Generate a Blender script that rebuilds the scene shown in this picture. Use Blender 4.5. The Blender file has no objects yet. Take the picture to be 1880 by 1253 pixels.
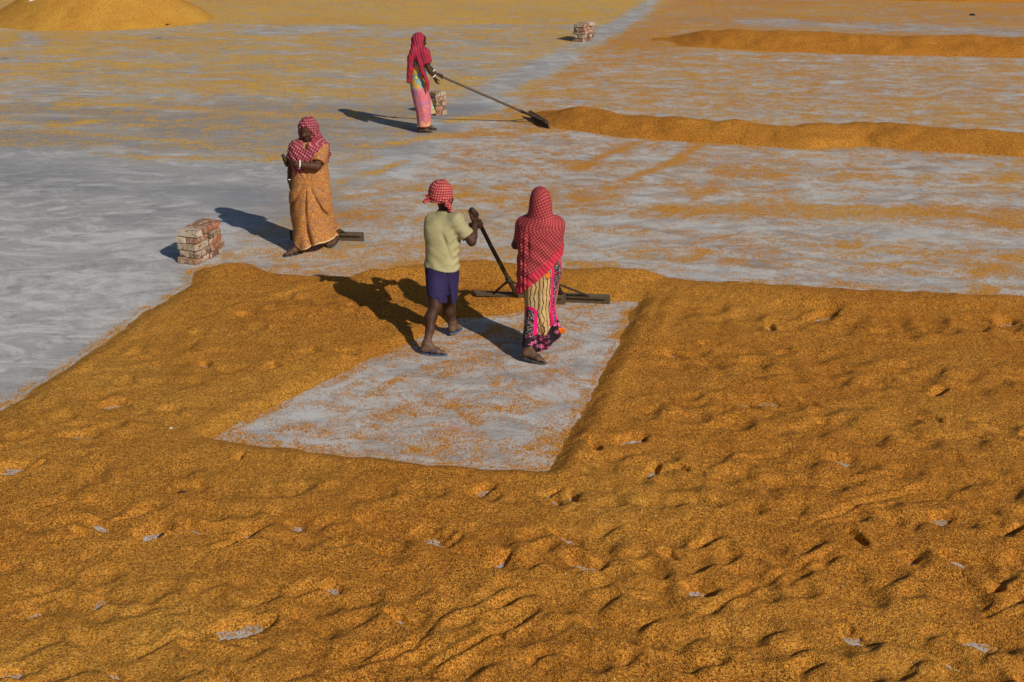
import bpy, bmesh, math, random
import numpy as np
from mathutils import Vector, Matrix

SC = bpy.context.scene
COL = SC.collection
rad = math.radians

# ---------------------------------------------------------------- camera
CAM_H, CAM_PITCH, FPX = 4.22, rad(21.2), 2350.0
cd = bpy.data.cameras.new('camera'); cam = bpy.data.objects.new('camera', cd); COL.objects.link(cam)
cam.location = (0, 0, CAM_H); cam.rotation_euler = (rad(90) - CAM_PITCH, 0, 0)
cd.sensor_width = 36.0; cd.lens = 45.0; cd.clip_start = 0.1; cd.clip_end = 2000
SC.camera = cam

# ---------------------------------------------------------------- light
SHADOW_AZ, SUN_EL = 129.0, 33.0          # shadows run towards the far left
w = bpy.data.worlds.new('World'); SC.world = w; w.use_nodes = True
nt = w.node_tree; nt.nodes.clear()
sky = nt.nodes.new('ShaderNodeTexSky'); sky.sky_type = 'NISHITA'; sky.sun_disc = False
sky.sun_elevation = rad(SUN_EL)
sun_az = rad(SHADOW_AZ + 180)
sx, sy = math.cos(sun_az), math.sin(sun_az)
sky.sun_rotation = math.atan2(sx, sy)
sky.air_density = 1.2; sky.dust_density = 1.0; sky.ozone_density = 1.6
bg = nt.nodes.new('ShaderNodeBackground'); bg.inputs['Strength'].default_value = 0.052
wo = nt.nodes.new('ShaderNodeOutputWorld')
nt.links.new(sky.outputs[0], bg.inputs[0]); nt.links.new(bg.outputs[0], wo.inputs[0])
sl = bpy.data.lights.new('sun', 'SUN'); sun = bpy.data.objects.new('sun', sl); COL.objects.link(sun)
sl.energy = 4.6; sl.angle = rad(0.5); sl.color = (1.0, 0.89, 0.73)
ce = math.cos(rad(SUN_EL))
sdir = Vector((sx * ce, sy * ce, math.sin(rad(SUN_EL))))
sun.rotation_euler = sdir.to_track_quat('Z', 'Y').to_euler(); sun.location = sdir * 40
vs = SC.view_settings
vs.view_transform = 'Standard'; vs.look = 'None'; vs.gamma = 1.0; vs.exposure = -0.22
vs.use_curve_mapping = False

# ---------------------------------------------------------------- geometry helpers
def ray(px, py):
    u = (px - 940) / FPX; v = (py - 626.5) / FPX
    c, s = math.cos(CAM_PITCH), math.sin(CAM_PITCH)
    return u, c - v * s, -s - v * c
def gp(px, py, z=0.0):
    d = ray(px, py); t = (z - CAM_H) / d[2]
    return np.array([d[0] * t, d[1] * t, z])
def at(px, py, y):
    d = ray(px, py); t = y / d[1]
    return np.array([d[0] * t, y, CAM_H + d[2] * t])
def gpoly(pts): return np.array([gp(*p)[:2] for p in pts])

_rng = np.random.RandomState(11)
_PERM = _rng.rand(512, 512).astype(np.float32)
def vnoise(x, y, seed=0):
    x = x + seed * 17.31 + 1000; y = y + seed * 9.77 + 1000
    xi = np.floor(x).astype(np.int64); yi = np.floor(y).astype(np.int64)
    fx = (x - xi).astype(np.float32); fy = (y - yi).astype(np.float32)
    fx = fx * fx * (3 - 2 * fx); fy = fy * fy * (3 - 2 * fy)
    x0 = xi & 511; x1 = (xi + 1) & 511; y0 = yi & 511; y1 = (yi + 1) & 511
    a = _PERM[x0, y0]; b = _PERM[x1, y0]; c = _PERM[x0, y1]; d = _PERM[x1, y1]
    return (a + (b - a) * fx) * (1 - fy) + (c + (d - c) * fx) * fy
def fbm(x, y, oct=4, seed=0, gain=0.5):
    s = 0; a = 1; t = 0
    for o in range(oct):
        s = s + a * vnoise(x * 2 ** o, y * 2 ** o, seed + o * 3.1); t += a; a *= gain
    return s / t - 0.5
def sstep(a, b, x):
    t = np.clip((x - a) / (b - a), 0, 1); return t * t * (3 - 2 * t)
def seg_dist(x, y, a, b):
    ax, ay = a; bx, by = b; dx, dy = bx - ax, by - ay
    t = np.clip(((x - ax) * dx + (y - ay) * dy) / (dx * dx + dy * dy + 1e-9), 0, 1)
    return np.hypot(x - ax - t * dx, y - ay - t * dy), t
def line_dist(x, y, pl):
    """distance to a polyline and the parameter 0..1 along it"""
    best = None; n = len(pl) - 1
    for i in range(n):
        d, t = seg_dist(x, y, pl[i], pl[i + 1]); p = (i + t) / n
        if best is None: best, par = d, p
        else:
            m = d < best; best = np.where(m, d, best); par = np.where(m, p, par)
    return best, par
def poly_sd(x, y, pl):
    """signed distance, positive inside"""
    d, _ = line_dist(x, y, list(pl) + [pl[0]])
    ins = np.zeros(x.shape, bool); n = len(pl)
    for i in range(n):
        (x1, y1), (x2, y2) = pl[i], pl[(i + 1) % n]
        c = ((y1 > y) != (y2 > y)) & (x < (x2 - x1) * (y - y1) / (y2 - y1 + 1e-12) + x1)
        ins ^= c
    return np.where(ins, d, -d)

def mesh_np(name, V, F, mat=None, smooth=True, attrs=None):
    """V (n,3), F (m,3|4) int -> mesh datablock"""
    me = bpy.data.meshes.new(name)
    V = np.asarray(V, np.float32); F = np.asarray(F, np.int32); k = F.shape[1]
    me.vertices.add(len(V)); me.vertices.foreach_set('co', V.ravel())
    me.loops.add(F.size); me.loops.foreach_set('vertex_index', F.ravel())
    me.polygons.add(len(F))
    me.polygons.foreach_set('loop_start', np.arange(0, F.size, k, dtype=np.int32))
    me.polygons.foreach_set('loop_total', np.full(len(F), k, np.int32))
    me.update(calc_edges=True)
    me.polygons.foreach_set('use_smooth', np.full(len(F), smooth, bool))
    for an, av in (attrs or {}).items():
        av = np.asarray(av, np.float32)
        if av.ndim == 1:
            a = me.attributes.new(an, 'FLOAT', 'POINT'); a.data.foreach_set('value', av)
        else:
            a = me.attributes.new(an, 'FLOAT_VECTOR', 'POINT'); a.data.foreach_set('vector', av.ravel())
    if mat: me.materials.append(mat)
    return me
def link(name, me, parent=None, loc=(0, 0, 0)):
    o = bpy.data.objects.new(name, me); COL.objects.link(o)
    if parent is not None: o.parent = parent
    o.location = loc
    return o
def tag(o, label=None, cat=None, group=None, kind=None):
    for k, v in (('label', label), ('category', cat), ('group', group), ('kind', kind)):
        if v: o[k] = v
    return o

# ---------------------------------------------------------------- material helpers
class NT:
    def __init__(s, name):
        s.m = bpy.data.materials.new(name); s.m.use_nodes = True
        s.t = s.m.node_tree; s.b = s.t.nodes['Principled BSDF']
        s.b.inputs['Specular IOR Level'].default_value = 0.25
    def n(s, typ, ins=None, **kw):
        nd = s.t.nodes.new('ShaderNode' + typ)
        for k, v in kw.items(): setattr(nd, k, v)
        for k, v in (ins or {}).items(): s.put(nd.inputs[k], v)
        return nd
    def put(s, sock, v):
        if isinstance(v, bpy.types.NodeSocket): s.t.links.new(v, sock)
        elif v is not None:
            if isinstance(v, (tuple, list)) and len(v) == 3 and sock.type == 'RGBA': v = (*v, 1)
            sock.default_value = v
    def math(s, op, a, b=0.0, c=0.0, clamp=False):
        nd = s.n('Math', {0: a, 1: b, 2: c}, operation=op); nd.use_clamp = clamp; return nd.outputs[0]
    def mix(s, f, a, b, blend='MIX'):
        nd = s.n('Mix', data_type='RGBA', blend_type=blend)
        s.put(nd.inputs[0], f); s.put(nd.inputs[6], a); s.put(nd.inputs[7], b); return nd.outputs[2]
    def ramp(s, f, stops, interp='LINEAR'):
        nd = s.n('ValToRGB', {0: f}); cr = nd.color_ramp; cr.interpolation = interp
        while len(cr.elements) < len(stops): cr.elements.new(0.5)
        for e, (p, c) in zip(cr.elements, stops):
            e.position = p; e.color = (*c, 1) if not isinstance(c, float) else (c, c, c, 1)
        return nd.outputs[0]
    def noise(s, vec, scale, detail=3, rough=0.5, dist=0.0):
        return s.n('TexNoise', {'Vector': vec, 'Scale': scale, 'Detail': detail, 'Roughness': rough, 'Distortion': dist})
    def vor(s, vec, scale, feature='F1', rnd=1.0):
        return s.n('TexVoronoi', {'Vector': vec, 'Scale': scale, 'Randomness': rnd}, feature=feature)
    def mapr(s, v, a, b, c=0.0, d=1.0, clamp=True):
        nd = s.n('MapRange', {0: v, 1: a, 2: b, 3: c, 4: d}); nd.clamp = clamp; return nd.outputs[0]
    def mapping(s, vec, scale=(1, 1, 1), rot=(0, 0, 0), loc=(0, 0, 0)):
        return s.n('Mapping', {'Vector': vec, 'Scale': scale, 'Rotation': rot, 'Location': loc}).outputs[0]
    def bump(s, h, strength=0.5, dist=0.01, normal=None):
        nd = s.n('Bump', {'Height': h, 'Strength': strength, 'Distance': dist})
        if normal is not None: s.put(nd.inputs['Normal'], normal)
        return nd.outputs[0]
    def out(s, color=None, rough=None, normal=None, **kw):
        if color is not None: s.put(s.b.inputs['Base Color'], color)
        if rough is not None: s.put(s.b.inputs['Roughness'], rough)
        if normal is not None: s.put(s.b.inputs['Normal'], normal)
        for k, v in kw.items(): s.put(s.b.inputs[k.replace('_', ' ')], v)
        return s.m
# ---------------------------------------------------------------- grain and floor materials
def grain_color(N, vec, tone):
    """colour of rice in the husk, one value per husk, the darkest doubling as painted shade between grains; tone 0 = orange brown, 1 = pale yellow"""
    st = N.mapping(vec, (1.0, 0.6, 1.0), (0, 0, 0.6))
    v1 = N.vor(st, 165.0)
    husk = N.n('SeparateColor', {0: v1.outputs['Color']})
    c = N.ramp(husk.outputs[0], [(0.0, (0.05, 0.018, 0.004)), (0.10, (0.20, 0.072, 0.009)), (0.34, (0.46, 0.176, 0.026)),  # lowest stops: dark husks, and shade of the gaps put into the colour
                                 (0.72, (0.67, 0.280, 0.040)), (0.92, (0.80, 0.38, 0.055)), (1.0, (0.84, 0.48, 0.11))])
    y = N.ramp(husk.outputs[1], [(0.0, (0.06, 0.03, 0.01)), (0.2, (0.44, 0.25, 0.035)), (0.7, (0.82, 0.46, 0.070)), (1.0, (0.92, 0.68, 0.22))])  # dark low stop again mixes dark husks with painted gap shade
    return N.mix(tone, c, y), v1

def make_grain_mat():
    N = NT('paddy_grain')
    pos = N.n('NewGeometry').outputs['Position']
    tone = N.n('Attribute', attribute_name='tone').outputs['Fac']
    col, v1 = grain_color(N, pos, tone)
    big = N.noise(pos, 1.3, 4, 0.6).outputs[0]
    med = N.noise(pos, 55.0, 3, 0.65).outputs[0]
    col = N.mix(N.mapr(big, 0.38, 0.68, 0.0, 0.38), col, (0.37, 0.130, 0.016), 'MIX')
    col = N.mix(1.0, col, N.ramp(med, [(0.34, 0.70), (0.6, 1.08)]), 'MULTIPLY')
    clump = N.noise(pos, 80.0, 2, 0.75).outputs[0]
    d = N.math('SUBTRACT', 1.0, v1.outputs['Distance'])
    h = N.math('ADD', N.math('MULTIPLY', d, 0.35), N.math('MULTIPLY', clump, 1.0))
    nrm = N.bump(h, 1.0, 0.014)
    nrm = N.bump(N.noise(pos, 30.0, 3, 0.6).outputs[0], 0.3, 0.012, nrm)
    return N.out(col, 0.92, nrm, Specular_IOR_Level=0.12)

def make_floor_mat():
    N = NT('swept_concrete')
    pos = N.n('NewGeometry').outputs['Position']
    A = lambda n: N.n('Attribute', attribute_name=n).outputs['Fac']
    cov, tone, damp, chalk = A('cov'), A('tone'), A('damp'), A('chalk')
    # concrete: pale screed, trowel mottling, stains, sweeping scribbles
    m1 = N.noise(pos, 0.55, 6, 0.6, 0.6).outputs[0]
    m2 = N.noise(N.mapping(pos, (1.0, 3.2, 1), (0, 0, 0.12)), 2.2, 7, 0.68, 0.9).outputs[0]
    base = N.mix(N.mapr(m1, 0.32, 0.68), (0.27, 0.27, 0.285), (0.50, 0.485, 0.47))
    base = N.mix(N.mapr(m2, 0.38, 0.66), base, (0.44, 0.43, 0.425))
    base = N.mix(N.mapr(N.noise(N.mapping(pos, (1, 2.6, 1), (0, 0, -0.2)), 3.1, 8, 0.75, 1.6).outputs[0], 0.53, 0.68, 0, 0.5), base, (0.27, 0.245, 0.21))
    base = N.mix(N.mapr(N.noise(N.mapping(pos, (1, 5.0, 1), (0, 0, 0.3)), 5.0, 8, 0.8, 1.2).outputs[0], 0.56, 0.64, 0, 0.4), base, (0.60, 0.59, 0.57))
    ch = N.noise(N.mapping(pos, (1, 1.8, 1), (0, 0, 0.25)), 1.4, 8, 0.72, 1.3).outputs[0]
    base = N.mix(N.mapr(N.math('ADD', ch, N.math('MULTIPLY', chalk, 0.085)), 0.48, 0.64, 0, 0.85), base, (0.66, 0.65, 0.63))
    ar = N.noise(N.mapping(pos, (1, 1.5, 1), (0, 0, -0.35)), 4.2, 9, 0.8, 2.2).outputs[0]
    base = N.mix(N.mapr(ar, 0.53, 0.64, 0, 0.65), base, (0.235, 0.22, 0.20))
    base = N.mix(N.math('MULTIPLY', damp, 0.75), base, (0.235, 0.245, 0.275))
    base = N.mix(1.0, base, (0.88, 0.915, 0.985), 'MULTIPLY')
    fine = N.noise(pos, 60, 4, 0.7).outputs[0]
    base = N.mix(1.0, base, N.ramp(fine, [(0.25, 0.80), (0.75, 1.14)]), 'MULTIPLY')
    # rust-red mark in the raked patch
    rp = gp(838, 788)
    dv = N.n('VectorMath', {0: pos, 1: (rp[0], rp[1], 0)}, operation='DISTANCE').outputs['Value']
    dv = N.math('ADD', dv, N.math('MULTIPLY', N.noise(pos, 14, 4, 0.7).outputs[0], 0.16))
    base = N.mix(N.mapr(dv, 0.09, 0.20, 0.75, 0.0), base, (0.50, 0.17, 0.07))
    # strewn husks over a film of husk dust
    base = N.mix(N.math('MULTIPLY', cov, 0.30), base, N.mix(tone, (0.42, 0.22, 0.07), (0.52, 0.36, 0.12)))
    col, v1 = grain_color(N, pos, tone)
    s3 = N.n('SeparateColor', {0: v1.outputs['Color']}).outputs[2]
    cl1 = N.noise(N.mapping(pos, (1.0, 1.0, 1), (0, 0, -0.3)), 9.0, 7, 0.78, 0.8).outputs[0]
    cl2 = N.noise(pos, 42.0, 3, 0.6).outputs[0]
    cl0 = N.noise(N.mapping(pos, (1.0, 1.25, 1), (0, 0, 0.16)), 2.1, 8, 0.76, 0.9).outputs[0]
    k = N.math('ADD', N.mapr(cl1, 0.34, 0.66, -0.55, 0.55), N.mapr(cl2, 0.3, 0.7, -0.18, 0.18))
    k = N.math('ADD', k, N.mapr(cl0, 0.36, 0.64, -0.75, 0.75))
    env = N.math('MULTIPLY', N.math('MULTIPLY', cov, N.math('SUBTRACT', 1.0, cov)), 3.2)
    p = N.math('ADD', cov, N.math('MULTIPLY', k, env), clamp=True)
    mask = N.math('LESS_THAN', s3, p)
    edge = N.math('LESS_THAN', v1.outputs['Distance'], N.mapr(p, 0.3, 0.8, 0.62, 1.3))
    mask = N.math('MULTIPLY', mask, edge)
    # husk cells over the floor; the darkest double as painted kernel shadows
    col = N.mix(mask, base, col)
    h = N.math('ADD', N.math('MULTIPLY', mask, N.math('SUBTRACT', 1.2, v1.outputs['Distance'])), N.math('MULTIPLY', fine, 0.12))
    nrm = N.bump(h, 0.7, 0.006)
    return N.out(col, 0.85, nrm)

GRAIN = make_grain_mat(); FLOOR = make_floor_mat()

# ---------------------------------------------------------------- where the grain lies (ground plan, metres)
FIELD = gpoly([(-900, 1700), (-900, 1150), (-200, 850), (0, 752), (90, 690), (180, 632), (262, 573), (345, 522), (352, 498), (405, 486), (452, 484),
               (505, 502), (560, 507), (640, 510), (705, 510), (770, 492), (850, 489), (930, 491), (1010, 500), (1100, 505), (1190, 512), (1300, 521),
               (1420, 526), (1560, 534), (1700, 541), (1790, 548), (1880, 549), (2150, 552), (2600, 556), (3000, 1700)])
RAKED = gpoly([(396, 806), (480, 762), (600, 702), (700, 655), (770, 622), (806, 604), (838, 588), (880, 583), (940, 580), (1000, 566), (1060, 556), (1168, 556),
               (1150, 590), (1120, 640), (1092, 700), (1062, 765), (1030, 815), (1003, 861), (900, 857), (760, 845), (640, 832), (520, 820), (440, 812)])
def pl(*pts): return [tuple(gp(*p)[:2]) for p in pts]
RIDGES = [  # polyline, half width, height
    (pl((1192, 520), (1165, 590), (1130, 650), (1100, 720), (1062, 795), (1022, 862)), 0.19, 0.040),
    (pl((1192, 520), (1240, 560), (1200, 640)), 0.16, 0.03),
    (pl((1170, 530), (1300, 542), (1450, 550), (1600, 556), (1750, 562), (1880, 566), (2300, 570)), 0.36, 0.062),
    (pl((385, 812), (480, 770), (600, 706), (700, 655), (800, 608)), 0.13, 0.032),
    (pl((700, 520), (790, 514), (850, 508), (930, 512), (1000, 520), (1080, 522), (1180, 522)), 0.32, 0.115),
    (pl((862, 548), (900, 550), (940, 556), (990, 560)), 0.15, 0.040),
    (pl((330, 520), (405, 492), (470, 492), (560, 520), (700, 528)), 0.22, 0.035),
    (pl((400, 815), (600, 845), (800, 862), (1000, 880)), 0.12, 0.018)]
rng = np.random.RandomState(5)
STROKES = []      # x, y, angle, half length, half width, depth, curve
def trail(a, b, ang, pitch, hl, dep, spread=0.13, jit=12, wide=0.045):
    a = gp(*a)[:2]; b = gp(*b)[:2]; L = np.hypot(*(b - a)); n = int(L / pitch); wob = rng.rand() * 6
    for i in range(n + 1):
        t = (i + rng.uniform(-.25, .25)) / max(n, 1); p = a + (b - a) * t
        nrm = np.array([-(b - a)[1], (b - a)[0]]) / L
        p = p + nrm * (spread * (1 if i % 2 else -1) + rng.normal(0, 0.05) + 0.10 * math.sin(i * .5 + wob))
        g = ang[i % len(ang)]
        STROKES.append((p[0], p[1], rad(g + rng.normal(0, jit)), hl * rng.uniform(.6, 1.25), wide * rng.uniform(.7, 1.35),
                        dep * rng.uniform(.45, 1.25), rng.normal(0, .22)))
def drag(a, b, n_rows, gap, step, hl, dep, ang=-57, wide=0.034, jit=7):
    """rows of paired furrows left by feet dragged through the grain: deep at the near end, with a heap pushed up"""
    a = gp(*a)[:2]; b = gp(*b)[:2]; L = np.hypot(*(b - a)); n = int(L / step); u = (b - a) / L; v = np.array([-u[1], u[0]])
    for r_ in range(n_rows):
        ph = rng.rand()
        for i in range(n + 1):
            if rng.rand() < .12: continue
            p = a + u * (i + ph + rng.normal(0, .10)) * step + v * (r_ * gap + rng.normal(0, .035) + .05 * math.sin(i * .6 + r_))
            g = ang + rng.normal(0, jit)
            for q in ((0,) if rng.rand() < .35 else (-1, 1)):
                o = q * .062 * np.array([-math.sin(rad(g)), math.cos(rad(g))])
                STROKES.append((p[0] + o[0], p[1] + o[1], rad(g), hl * rng.uniform(.7, 1.3), wide * rng.uniform(.75, 1.3), dep * rng.uniform(.55, 1.2), rng.normal(0, .14)))
def zigzag(a, b, off, per, amp, dep, crisp=1.0):
    """zig-zag shuffle marks: crisp rising cuts and broader falling ones that meet at their ends"""
    a = gp(*a)[:2]; b = gp(*b)[:2]; L = np.hypot(*(b - a)); u = (b - a) / L; v = np.array([-u[1], u[0]]); s_ = rng.rand() * per; wob = rng.rand() * 6
    while s_ < L:
        p_ = per * rng.uniform(.88, 1.14); am = amp * rng.uniform(.8, 1.2); w0 = off + .07 * math.sin(s_ * .9 + wob)
        lo = a + u * s_ + v * (w0 - am / 2); hi = a + u * (s_ + .34 * p_) + v * (w0 + am / 2); lo2 = a + u * (s_ + p_) + v * (w0 - am / 2)
        for k, (p, q, wd, dp) in enumerate(((lo, hi, .034, .90), (hi, lo2, .048, 1.35))):
            if rng.rand() < .05: continue
            m = (p + q) / 2; d = q - p; hl = np.hypot(*d) * .43
            STROKES.append((m[0], m[1], math.atan2(d[1], d[0]), hl, wd * rng.uniform(.8, 1.25), dep * dp * rng.uniform(.6, 1.15), rng.normal(.05, .12)))
            if k == 1 and rng.rand() < .6:
                m2 = m + v * rng.choice((-1, 1)) * rng.uniform(.07, .12); STROKES.append((m2[0], m2[1], math.atan2(d[1], d[0]) + rng.normal(0, .1), hl * .7, wd * .7, dep * .5, .1))
        s_ += p_
for (a, b) in [((1225, 572), (1990, 606)), ((1200, 650), (1990, 706)), ((1180, 738), (1990, 798)), ((1085, 838), (1990, 905))]:
    drag(a, b, 3, -.19, .34, .160, .044, -30, .050, 10)
for (a, b) in [((480, 905), (1500, 950)), ((1000, 925), (1990, 985))]:
    drag(a, b, 1, .1, .32, .085, .055, -100, .055, 20)
for (a, b) in [((-60, 955), (1040, 1015)), ((-60, 1075), (1010, 1150)), ((-60, 1228), (1000, 1290)), ((900, 1010), (1990, 1062)), ((860, 1130), (1990, 1215))]:
    for off in (-.16, .0, .15): zigzag(a, b, off, .62, .25, .044)
zigzag((900, 1215), (1990, 1290), 0, .5, .2, .055); zigzag((1000, 1075), (1990, 1120), 0, .6, .14, .040)
for a, b in [((40, 850), (500, 905)), ((150, 740), (640, 640)), ((420, 560), (700, 590)), ((180, 690), (560, 560)), ((20, 800), (420, 760))]:
    trail(a, b, (-20, 60, -75), 0.36, 0.10, 0.062, 0.12, 24, 0.050)
for _ in range(150):
    p = gp(rng.uniform(-100, 1980), rng.uniform(560, 1250))[:2]
    STROKES.append((p[0], p[1], rng.uniform(0, 6.3), rng.uniform(.04, .13), rng.uniform(.02, .045), rng.uniform(.004, .018), rng.normal(0, .3)))
SPOTS = []
for px, py, hl, ang in [(205, 752, .10, 5), (145, 807, .10, 0), (25, 868, .13, 25), (453, 585, .06, 0), (505, 680, .05, -60), (375, 675, .06, -70), (275, 990, .10, 35),
                        (615, 1090, .06, -60), (440, 1163, .14, 20), (60, 1135, .06, 30), (1300, 640, .06, 0), (1510, 588, .13, 35), (1370, 748, .10, -60),
                        (1440, 655, .06, 0), (1545, 852, .08, -30), (1088, 1052, .07, 30), (1285, 1095, .07, -30), (1565, 1178, .10, -45), (1848, 598, .08, 35),
                        (795, 998, .12, -20), (1160, 816, .10, 25), (20, 1245, .09, 10), (1790, 1188, .1, -20), (1730, 960, .07, 30)]:
    p = gp(px, py)[:2]; SPOTS.append((p[0], p[1], rad(ang), hl * .95, hl * .30 + .020))
for _ in range(60):
    q = STROKES[rng.randint(len(STROKES))]
    SPOTS.append((q[0] - .5 * q[3] * math.cos(q[2]), q[1] - .5 * q[3] * math.sin(q[2]), q[2], rng.uniform(.040, .085), rng.uniform(.020, .034)))
# long thin drag lines
LINES = [pl((1270, 1150), (1400, 1080), (1540, 1020)), pl((760, 1253), (900, 1180), (990, 1130)), pl((1480, 975), (1600, 930), (1700, 905)),
         pl((1290, 870), (1360, 850), (1440, 845)), pl((60, 1010), (300, 985), (520, 1005)), pl((1800, 1150), (1850, 1130), (1900, 1090)),
         pl((250, 1215), (330, 1180), (470, 1200)), pl((640, 1240), (760, 1200), (820, 1130))]

def fan(y0, y1, ny, nx, um):
    yy = y0 * (y1 / y0) ** np.linspace(0, 1, ny)
    uu = np.linspace(-um, um, nx)
    Yg, U = np.meshgrid(yy, uu, indexing='ij')
    return U * (Yg * 0.385 + 0.60), Yg, yy, uu
def quads(ny, nx):
    i = np.arange(ny * nx, dtype=np.int32).reshape(ny, nx)
    return np.stack([i[:-1, :-1], i[:-1, 1:], i[1:, 1:], i[1:, :-1]], -1).reshape(-1, 4)
def cull(V, F, keepv, attrs):
    kf = keepv[F].any(axis=1); F = F[kf]
    used = np.zeros(len(V), bool); used[F.ravel()] = True
    idx = np.cumsum(used) - 1
    return V[used], idx[F], {k: a[used] for k, a in attrs.items()}

def layer_dist(X, Y):
    wob = 0.10 * fbm(X * 1.7, Y * 1.7, 4, 3) + 0.05 * fbm(X * 9, Y * 9, 3, 8)
    return np.minimum(poly_sd(X, Y, FIELD) + wob, -poly_sd(X, Y, RAKED) + 0.9 * wob + .07 * fbm(X * 3.1, Y * 3.1, 3, 9))

def build_layer():
    X, Y, yy, uu = fan(4.3, 14.2, 760, 900, 1.42)
    d = layer_dist(X, Y)
    h = 0.045 + 0.026 * fbm(X * 1.6, Y * 1.6, 3, 1) + 0.034 * fbm(X * 5, Y * 5, 3, 2)
    rg = np.zeros_like(h)
    for p, wd, ht in RIDGES:
        dd, t = line_dist(X, Y, p)
        wv = wd * (1 + 0.5 * fbm(X * 2.1, Y * 2.1, 3, 21))
        rg = np.maximum(rg, ht * np.exp(-(dd / wv) ** 2) * (1 + .6 * fbm(X * 1.5, Y * 1.5, 2, 33)))
    h = h + rg
    hs = np.zeros_like(h)
    for (x, y, a, hl, hw, dep, cv) in STROKES:
        R = hl * 1.6 + hw * 6
        j0, j1 = np.searchsorted(yy, [y - R, y + R]); 
        if j1 - j0 < 2: continue
        ww = y * 0.385 + 0.60; i0, i1 = np.searchsorted(uu, [(x - R) / ww - .01, (x + R) / ww + .01])
        if i1 - i0 < 2: continue
        xs = X[j0:j1, i0:i1] - x; ys = Y[j0:j1, i0:i1] - y
        l = xs * math.cos(a) + ys * math.sin(a); s = -xs * math.sin(a) + ys * math.cos(a)
        s = s + cv * (l * l) / hl - 0.008 * np.sin(l * 30 + x * 9)
        lw = np.exp(-np.abs(l / hl) ** 4.0) * (.75 + .45 * np.clip(l / hl, -1, 1))
        wv = hw * (1 + 0.25 * l / hl)
        ss = s if (-math.sin(a) * .63 - math.cos(a) * .78) > 0 else -s
        tr = -np.exp(-np.where(ss > 0, ss / (wv * .9), ss / (wv * 1.9)) ** 2) * lw
        rim = (0.42 * np.exp(-((ss - 1.8 * wv) / np.where(ss > 1.8 * wv, 1.7 * wv, .8 * wv)) ** 2) + 0.16 * np.exp(-((ss + 3.0 * wv) / (1.4 * wv)) ** 2)) * lw
        toe = 0.45 * np.exp(-((l - hl * 1.25) / (wv * 1.6)) ** 2 - (s / (1.5 * wv)) ** 2)
        hs[j0:j1, i0:i1] += dep * (tr + rim + toe)
    for p in LINES:
        dd, t = line_dist(X, Y, p); dd = dd + .02 * fbm(X * 6, Y * 6, 2, 5)
        hs += (-.020 * np.exp(-(dd / .018) ** 2) + .012 * np.exp(-((dd - .045) / .025) ** 2)) * sstep(0, .1, t) * sstep(1, .9, t)
    # grain slumps: soften, then roughen
    h = h + hs
    h = h - hs + .029 * np.tanh(hs / .032)
    dyy = (Y[1:] - Y[:-1]) * .56; dxx = (X[:, 1:] - X[:, :-1]) * .56      # loose grain slumps to its angle of repose
    for _ in range(26):
        g = h[1:] - h[:-1]; m = np.sign(g) * np.maximum(np.abs(g) - dyy, 0) * .24; h[1:] -= m; h[:-1] += m
        g = h[:, 1:] - h[:, :-1]; m = np.sign(g) * np.maximum(np.abs(g) - dxx, 0) * .24; h[:, 1:] -= m; h[:, :-1] += m
    for _ in range(2):
        h[1:-1, 1:-1] = (h[1:-1, 1:-1] * 4 + h[:-2, 1:-1] + h[2:, 1:-1] + h[1:-1, :-2] + h[1:-1, 2:]) / 8
    h = h + 0.007 * fbm(X * 22, Y * 22, 3, 14) + 0.004 * (_rng.rand(*h.shape) - .5)
    for (x, y, a, A_, B_) in SPOTS:
        m = (np.abs(X - x) < A_ * 2.4) & (np.abs(Y - y) < A_ * 2.4); xs = X[m] - x; ys = Y[m] - y
        q = np.hypot((xs * math.cos(a) + ys * math.sin(a)) / A_, (-xs * math.sin(a) + ys * math.cos(a)) / B_) + 1.3 * fbm(X[m] * 16, Y[m] * 16, 3, 91)
        k = sstep(2.1, .55, q); h[m] = h[m] * (1 - k) - .004 * k + .012 * k * fbm(X[m] * 48, Y[m] * 48, 2, 93)
    e = sstep(-0.01, 0.24, d)
    h = (h + 0.006) * e - 0.006 - 0.05 * sstep(0.0, -0.06, d)
    h = h + 0.0045 * fbm(X * 60, Y * 60, 2, 17) * (np.abs(h) < .02)
    tone = np.clip(0.10 + 0.5 * fbm(X * .7, Y * .7, 3, 40) - 0.02 * X, 0, .45)
    V = np.stack([X, Y, h], -1).reshape(-1, 3)
    V, F, A = cull(V, quads(*X.shape), (h > -0.004).ravel(), {'tone': tone.ravel()})
    o = link('grain_layer', mesh_np('grain_layer', V, F, GRAIN, True, A))
    tag(o, 'thick layer of golden brown paddy grain trodden into furrows across the foreground', 'grain', kind='stuff')
build_layer()

def heap(name, x0, x1, y0, y1, step, hfun, tone, label, cat, group=None):
    xs = np.arange(x0, x1, step); ys = np.arange(y0, y1, step)
    Y, X = np.meshgrid(ys, xs, indexing='ij'); h = hfun(X, Y)
    V = np.stack([X, Y, h], -1).reshape(-1, 3)
    T = np.clip(tone + .35 * fbm(X * .8, Y * .8, 3, 44), 0, 1)
    V, F, A = cull(V, quads(*X.shape), (h > -0.004).ravel(), {'tone': T.ravel()})
    c = np.array([V[:, 0].mean(), V[:, 1].mean(), 0]); V = V - c
    o = link(name, mesh_np(name, V, F, GRAIN, True, A), loc=tuple(c)); tag(o, label, cat, group); return o

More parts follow.
